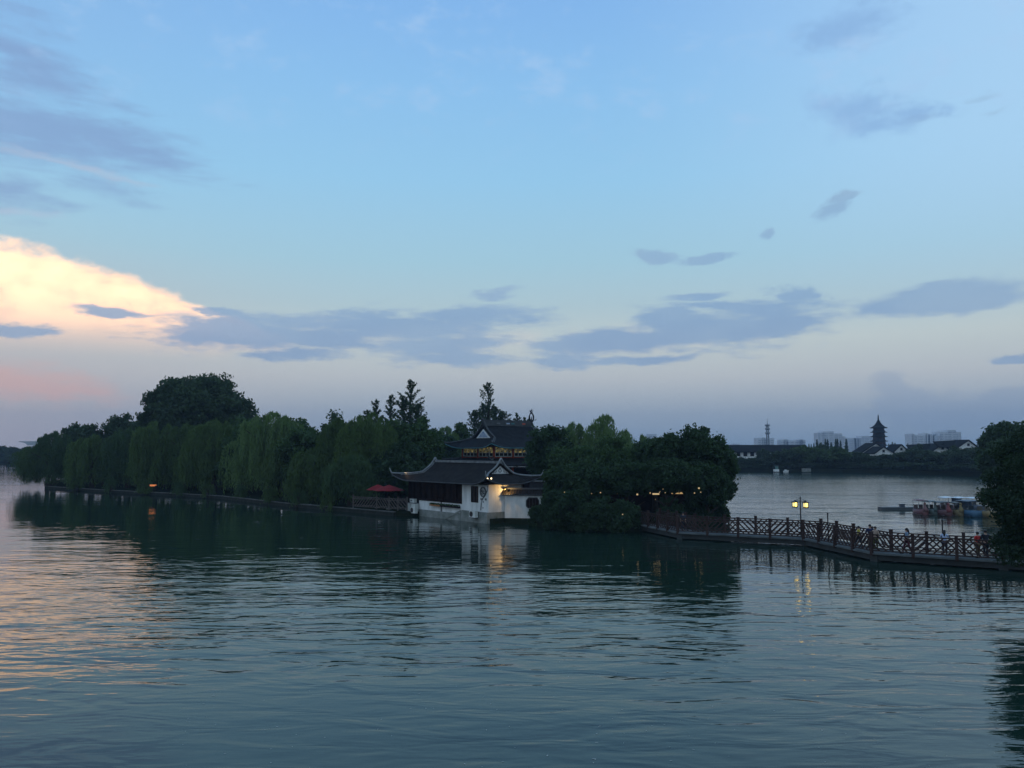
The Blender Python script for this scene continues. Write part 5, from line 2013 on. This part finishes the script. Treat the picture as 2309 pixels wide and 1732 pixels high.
FS = [(1660, 263, 1046, 24), (1716, 262, 1044, 24), (1790, 260, 1040, 26), (1835, 259, 1044, 26), (1870, 258, 1042, 26), (1915, 255, 1042, 28), (1960, 250, 1042, 28), (2005, 246, 1040, 28),
      (2050, 240, 1042, 28), (2095, 234, 1042, 28), (2140, 229, 1044, 28), (2185, 222, 1044, 30), (2225, 214, 1046, 30)]
for i, (px, D, yt, hw) in enumerate(FS):
    far_tree('%s low bush from the left along the far waterline' % ORD[i], px, D + 2.5, yt, hw, (i + 1) % 4, 'bush', group='low bushes along the far waterline', zb=0.6)
for i, (px, D, yt, hw) in enumerate([(2246, 125, 952, 32), (2290, 122, 946, 42), (2262, 118, 990, 46), (2320, 118, 975, 40)]):
    lab = ['tall dark tree with a knobbly top at the right, left one of the skyline pair', 'tallest dark tree against the sky at the right edge',
           'lower dark tree filling below the skyline pair at the right', 'dark tree cut by the right edge of the view'][i]
    tree_at('broad', lab, px, D, yt, hw, 'broadleaf_tree', 'tall trees at the right edge', m=MT['broad'], seed=500 + i, cb=1.0, leaf=0.27, dens=0.9, ry=3.5)
# pointed conifers
cn = [(1824, 1000, 4), (1829, 1001, 4), (1835, 999, 4), (1842, 990, 6), (1861, 989, 5), (1866, 990, 6), (1874, 997, 6), (1884, 989, 5), (1888, 989, 6),
      (1895, 993, 5), (1908, 989, 6), (2004, 1000, 4), (2012, 996, 5), (2018, 998, 5), (2047, 999, 4), (2082, 1000, 4)]
cp = None
for i, (px, py, hw) in enumerate(cn):
    D = 420
    top = at(px, py, D)
    lab = '%s pointed conifer from the left on the far skyline' % ORD[i]
    if cp is None:
        cp = thing('conifer_tree', lab, 'tree', (top.x, D, 1.2), 0, 'pointed conifers on the far skyline')
        V, F = crown_cone(1.0, 10.0, 900, 0.30, 9)
        npmesh('crown', V, F, MT['far'], cp)
        MB().tube([(0, 0, -0.2), (0, 0, 8)], [0.12, 0.03], 6).build('trunk', MT['bark'], cp)
        q = cp
    else:
        q = copy_tree(cp)
        q['label'] = lab
        q.location = (top.x, D, 1.2)
    s = hw * 1.6 * D / FPX
    q.scale = (s, s, (top.z - 1.2) / 10.2)

# long white building with dark roof
q0, q1 = at(1648, 1008, 330), at(1822, 1008, 330)
t = thing('long_hall', 'long low white hall with a dark roof and white piers on the far right shore', 'building', (q0.x, 330, 1.2))
Ln = q1.x - q0.x
MB().box((Ln / 2, 3.2, 2.6), (Ln, 6, 5.2)).build('wall', MT['wood'], t)
b = MB()
b.add([(-.8, -1.4, 5.1), (Ln + .8, -1.4, 5.1), (Ln + .2, 3, 7.9), (-.2, 3, 7.9), (-.8, 7.4, 5.1), (Ln + .8, 7.4, 5.1)], [(0, 1, 2, 3), (3, 2, 5, 4), (0, 3, 4), (1, 5, 2)])
b.build('roof', MT['pagodar'], t, solid=0.3)
for i in range(8):
    MB().box((1.6 + i * 2.76, 0.1, 4.2), (1.15, 0.35, 1.6)).build('pier', MT['white_far'], t)
MB().box((Ln / 2, 0.02, 2.5), (Ln, 0.3, 1.6)).build('lower_wall', MT['white_far'], t)


def gable_house(label, px0, px1, pk, ybase, ypk, D, dark_left=0):
    a, c, p = at(px0, ybase, D), at(px1, ybase, D), at(pk, ypk, D)
    t = thing('gabled_house', label, 'house', (a.x, D, 1.2), 0, 'white gabled houses on the far shore')
    w = c.x - a.x
    zb, zp = a.z - 1.2, p.z - 1.2
    m_ = p.x - a.x
    b = MB()
    b.slab([(0, 0, 0), (w, 0, 0), (w, 0, zb), (m_, 0, zp), (0, 0, zb)], (0, 8, 0))
    b.build('wall', MT['white_far'], t)
    b = MB()
    o_ = 0.07 * w
    k = (zp - zb) / m_
    k2 = (zp - zb) / max(0.1, (w - m_))
    b.add([(-o_, -.6, zb - k * o_ + .25), (m_, -.6, zp + .25), (m_, 8.6, zp + .25), (-o_, 8.6, zb - k * o_ + .25),
           (w + o_, -.6, zb - k2 * o_ + .25), (w + o_, 8.6, zb - k2 * o_ + .25)], [(0, 1, 2, 3), (1, 4, 5, 2)])
    b.build('roof', MT['pagodar'], t, solid=0.35)
    f = MB().box((m_, -0.06, zb + 0.35 * (zp - zb)), (0.8, 0.1, 0.8)).build('window', MT['glassdark'], t)
    MB().box((m_, -0.1, zb + 0.35 * (zp - zb) - 0.45), (1.0, 0.12, 0.1)).build('sill', MT['grey'], f)
    if dark_left:
        b = MB()
        b.add([(-dark_left, 3, zb), (m_, 3, zb), (m_, 7, zp + .2), (-dark_left, 7, zp - .3)], [(0, 1, 2, 3)])
        b.build('wing_roof', MT['pagodar'], t, solid=0.3)
    return t


gable_house('widest white gable left of the pagoda base', 1940, 2011, 1974, 1022, 1000, 300)
gable_house('small cream gable tucked in front of the widest white gable', 1972, 2016, 1992, 1022, 1008, 290)
gable_house('small white gable just right of the pagoda', 2015, 2048, 2032, 1018, 1003, 300)
gable_house('white gable with a dark square window below the tower blocks', 2103, 2141, 2125, 1016, 1001, 290, 6)
gable_house('rightmost white gable, highest on the shore', 2160, 2203, 2183, 1008, 993, 285, 5)

# pagoda
D = 450
pb = at(1982.7, 1010, D)
t = thing('pagoda', 'tall multi tiered dark pagoda with a spire on the far shore', 'pagoda', (pb.x, D, 1.2))
zof = lambda y: at(1982.7, y, D).z - 1.2
mpx = D / FPX
b = MB()
b.lathe([(15 * mpx, 0), (14.5 * mpx, zof(1000)), (13 * mpx, zof(985)), (12 * mpx, zof(966))], 8)
b.build('body', MT['pagoda'], t)
for i, (yy, hw) in enumerate(((1005, 21), (995.5, 20), (985.5, 19.5), (975.5, 19))):
    b = MB()
    z = zof(yy)
    b.lathe([(12.8 * mpx, 1.1), (hw * .8 * mpx, 0.45), (hw * mpx, 0.25), (hw * 1.02 * mpx, 0.05), (hw * .75 * mpx, -0.1), (12 * mpx, 0.0)], 8, (0, 0, z))
    b.build('tier_roof', MT['pagodar'], t)
    b = MB()
    b.lathe([(13.8 * mpx, 1.25), (13.8 * mpx, 1.5)], 8, (0, 0, z))
    b.build('balcony', MT['wood'], t)
b = MB()
z = zof(966)
b.lathe([(12 * mpx, -0.1), (19.6 * mpx, 0.1), (20 * mpx, 0.35), (14 * mpx, 0.9), (9 * mpx, 1.9), (5 * mpx, 3.2), (2 * mpx, 4.6), (1.2 * mpx, 5.2)], 8, (0, 0, z))
b.build('top_roof', MT['pagodar'], t)
b = MB()
zz = z + 5.1
b.lathe([(0.35, 0), (0.5, 0.5), (0.3, 0.9), (0.4, 1.3), (0.2, 1.7), (0.3, 2.0), (0.12, 2.4), (0.03, zof(939) - zz)], 8, (0, 0, zz))
b.build('spire', MT['pagodar'], t)

# telecom mast
D = 900
mb_ = at(1731.7, 1012, D)
t = thing('telecom_mast', 'slim communications mast with three round platforms on the skyline', 'mast', (mb_.x, D, 1.2))
zt = lambda y: at(1731.7, y, D).z - 1.2
b = MB()
for sx, sy in ((-1, -1), (1, -1), (1, 1), (-1, 1)):
    b.tube([(sx * 1.6, sy * 1.6, 0), (sx * .8, sy * .8, zt(960))], [0.45, 0.3], 5)
for k in range(12):
    z0, z1 = zt(960) * k / 12, zt(960) * (k + 1) / 12
    w0, w1 = 1.6 - .8 * k / 12, 1.6 - .8 * (k + 1) / 12
    b.bar((-w0, -w0, z0), (w1, -w1, z1), 0.25, 0.25)
    b.bar((w0, -w0, z0), (-w1, -w1, z1), 0.25, 0.25)
b.build('lattice', MT['steel'], t)
for y in (960, 968, 977.5):
    b = MB()
    b.lathe([(0.9, -1.1), (2.4, 0), (2.4, 0.7), (0.9, 1.2)], 12, (0, 0, zt(y)))
    for k in range(8):
        a = k * math.pi / 4
        b.bar((2.5 * math.cos(a), 2.5 * math.sin(a), zt(y) - .8), (2.5 * math.cos(a), 2.5 * math.sin(a), zt(y) + 1.6), 0.35, 0.35)
    b.build('platform', MT['steel'], t)
MB().tube([(0, 0, zt(961)), (0, 0, zt(953)), (0, 0, zt(945))], [0.6, 0.3, 0.15], 6).build('antenna', MT['steel'], t)

# tower blocks


def tower(label, parts, D):
    """parts: (px0, px1, ytop)"""
    x0 = at(min(p[0] for p in parts), 1010, D).x
    t = thing('apartment_block', label, 'apartment block', (x0, D, 1.2), 0, 'tower blocks on the hazy skyline')
    for i, (a, c, yt) in enumerate(parts):
        xa, xc = at(a, 1010, D).x - x0, at(c, 1010, D).x - x0
        H = at(a, yt, D).z - 1.2
        dep = 18 + (i % 3) * 4
        MB().box(((xa + xc) / 2, dep / 2, H / 2), (xc - xa, dep, H)).build('block', MT['tower'], t)
        b = MB()
        nf = max(3, int(H / 3.2))
        for k in range(nf):
            b.box(((xa + xc) / 2, -0.25, 1.8 + k * 3.2), ((xc - xa) * 0.9, 0.5, 1.5))
        b.build('balcony_band', MT['towerb'], t)
        nb = max(1, int((xc - xa) / 9))
        b = MB()
        for k in range(nb):
            xx = xa + (k + 0.5) * (xc - xa) / nb
            b.box((xx, -0.4, H / 2), (1.6, 0.9, H * 0.98))
        b.build('stair_shaft', MT['tower'], t)
    return t


tower('plain square tower block behind the communications mast', [(1708, 1746, 988), (1718, 1726, 986.5)], 1300)
tower('low wide block of flats right of the mast', [(1760.5, 1782, 992), (1768, 1777, 990.5), (1782, 1800, 993), (1798, 1817, 992), (1803, 1811, 990.3)], 1300)
tower('tall stepped tower block between the mast and the pagoda', [(1845.5, 1858, 976), (1857, 1881, 972.8), (1881, 1900, 977.5), (1900, 1907, 984)], 1250)
tower('wide pale block left of the pagoda', [(1907, 1944, 987.5), (1924, 1941, 988.5), (1944, 1967, 983), (1967, 1975, 985)], 1500)
tower('left tower of the cluster right of the pagoda', [(2056, 2083, 981), (2058.5, 2064, 978)], 1150)
tower('middle tower of the cluster right of the pagoda', [(2085, 2113, 980), (2088.5, 2094.5, 976.5), (2094, 2111, 978)], 1160)
tower('tallest tower of the cluster right of the pagoda', [(2115, 2122, 982), (2120, 2138, 973.5), (2138, 2157, 969.5), (2157, 2168.5, 974)], 1150)
tower('hazy tower just visible behind the wispy pale willow', [(1462, 1481, 979)], 1300)
tower('faint low block at the left end of the right skyline', [(1652, 1669, 1000.5)], 1400)

# things on the far waterline
t = thing('kiosk', 'small white and teal kiosk by the far waterline', 'kiosk', (gx(1750, 260.4, 1), 260.4, 0.0))
MB().box((0, 0, 0.6), (1.5, 1.2, 0.75)).build('base', MT['white_far'], t)
MB().box((0.2, 0, 1.45), (0.75, 0.8, 0.95)).build('upper_panel', paint((0.10, 0.35, 0.30)), t)
MB().box((0.2, 0, 1.98), (1.0, 1.0, 0.1)).build('roof', MT['grey'], t)
t = thing('moored_boat', 'small white boat drawn up beside the kiosk on the far waterline', 'boat', (gx(1773, 259.5, 0.5), 259.5, 0.0), 0.4)
b = MB()
b.add([(-1.0, -.4, .5), (1.1, 0, .7), (-1.0, .4, .5), (-.9, -.3, 0), (.8, 0, 0), (-.9, .3, 0)], [(0, 3, 4, 1), (1, 4, 5, 2), (0, 2, 5, 3), (0, 1, 2), (3, 5, 4)])
b.build('hull', MT['white_far'], t)
MB().box((-.2, 0, .68), (.6, .5, .34)).build('cabin', MT['white_far'], t)
t = thing('retaining_wall', 'pale retaining wall section under the far trees', 'wall', (gx(1818, 258.8, 1), 258.8, 0))
MB().box((0, 0, 0.75), (2.8, 0.4, 1.1)).build('wall', MT['base'], t)
MB().box((0, 0, 1.34), (3.0, 0.5, 0.1)).build('coping', MT['grey'], t)

# ------------------------------------------------------------------ left far shore
LT = [(-40, 415, 1004, 26), (-10, 412, 1007, 22), (12, 412, 1005, 18), (34, 405, 1007, 20), (58, 400, 1008, 24), (90, 398, 1004, 24), (125, 396, 1006, 24)]
for i, (px, D, yt, hw) in enumerate(LT):
    far_tree('%s tree from the left on the distant left shore' % ORD[i], px, D, yt, hw, i % 4, group='trees on the distant left shore', zb=0.9)
for i, (px, D, yt, hw) in enumerate([(20, 376, 1027, 16), (38, 374, 1024, 18), (-5, 407, 1030, 16), (-30, 408, 1028, 20), (62, 372, 1024, 20)]):
    far_tree('%s bush from the left at the distant left waterline' % ORD[[2, 3, 1, 0, 4][i]], px, D, yt, hw, (i + 2) % 4, 'bush', group='bushes at the distant left waterline', zb=0.6)
D = 450
a = at(42, 995, D)
t = thing('cantilever_hall', 'modern hall with a thin flat cantilevered roof on the distant left shore', 'building', (a.x, D, 1.0))
zr = a.z - 1.0
b = MB()
pr = [(0, zr), (17, zr), (17, zr - 2.6), (4.8, zr - 2.2), (3.6, zr - 1.0), (0, zr - .35)]
b.slab([(x, 0, z) for x, z in pr], (0, 16, 0))
b.build('roof', MT['towerb'], t)
MB().box((11, 8, (zr - 2.7) / 2), (12, 14, zr - 2.7)).build('wall', MT['tower'], t)

# ------------------------------------------------------------------ haze
hz = bpy.data.materials.new('haze_air')
hz.use_nodes = True
ht = hz.node_tree
for n in list(ht.nodes):
    ht.nodes.remove(n)
pv_ = ht.nodes.new('ShaderNodeVolumePrincipled')
pv_.inputs['Color'].default_value = (0.50, 0.68, 0.95, 1)
pv_.inputs['Density'].default_value = 0.00027
pv_.inputs['Anisotropy'].default_value = 0.1
ho = ht.nodes.new('ShaderNodeOutputMaterial')
ht.links.new(pv_.outputs[0], ho.inputs['Volume'])
o = MB().box((0, 1270, 60), (3640, 2700, 124)).build('haze', hz)
tag(o, kind='stuff')
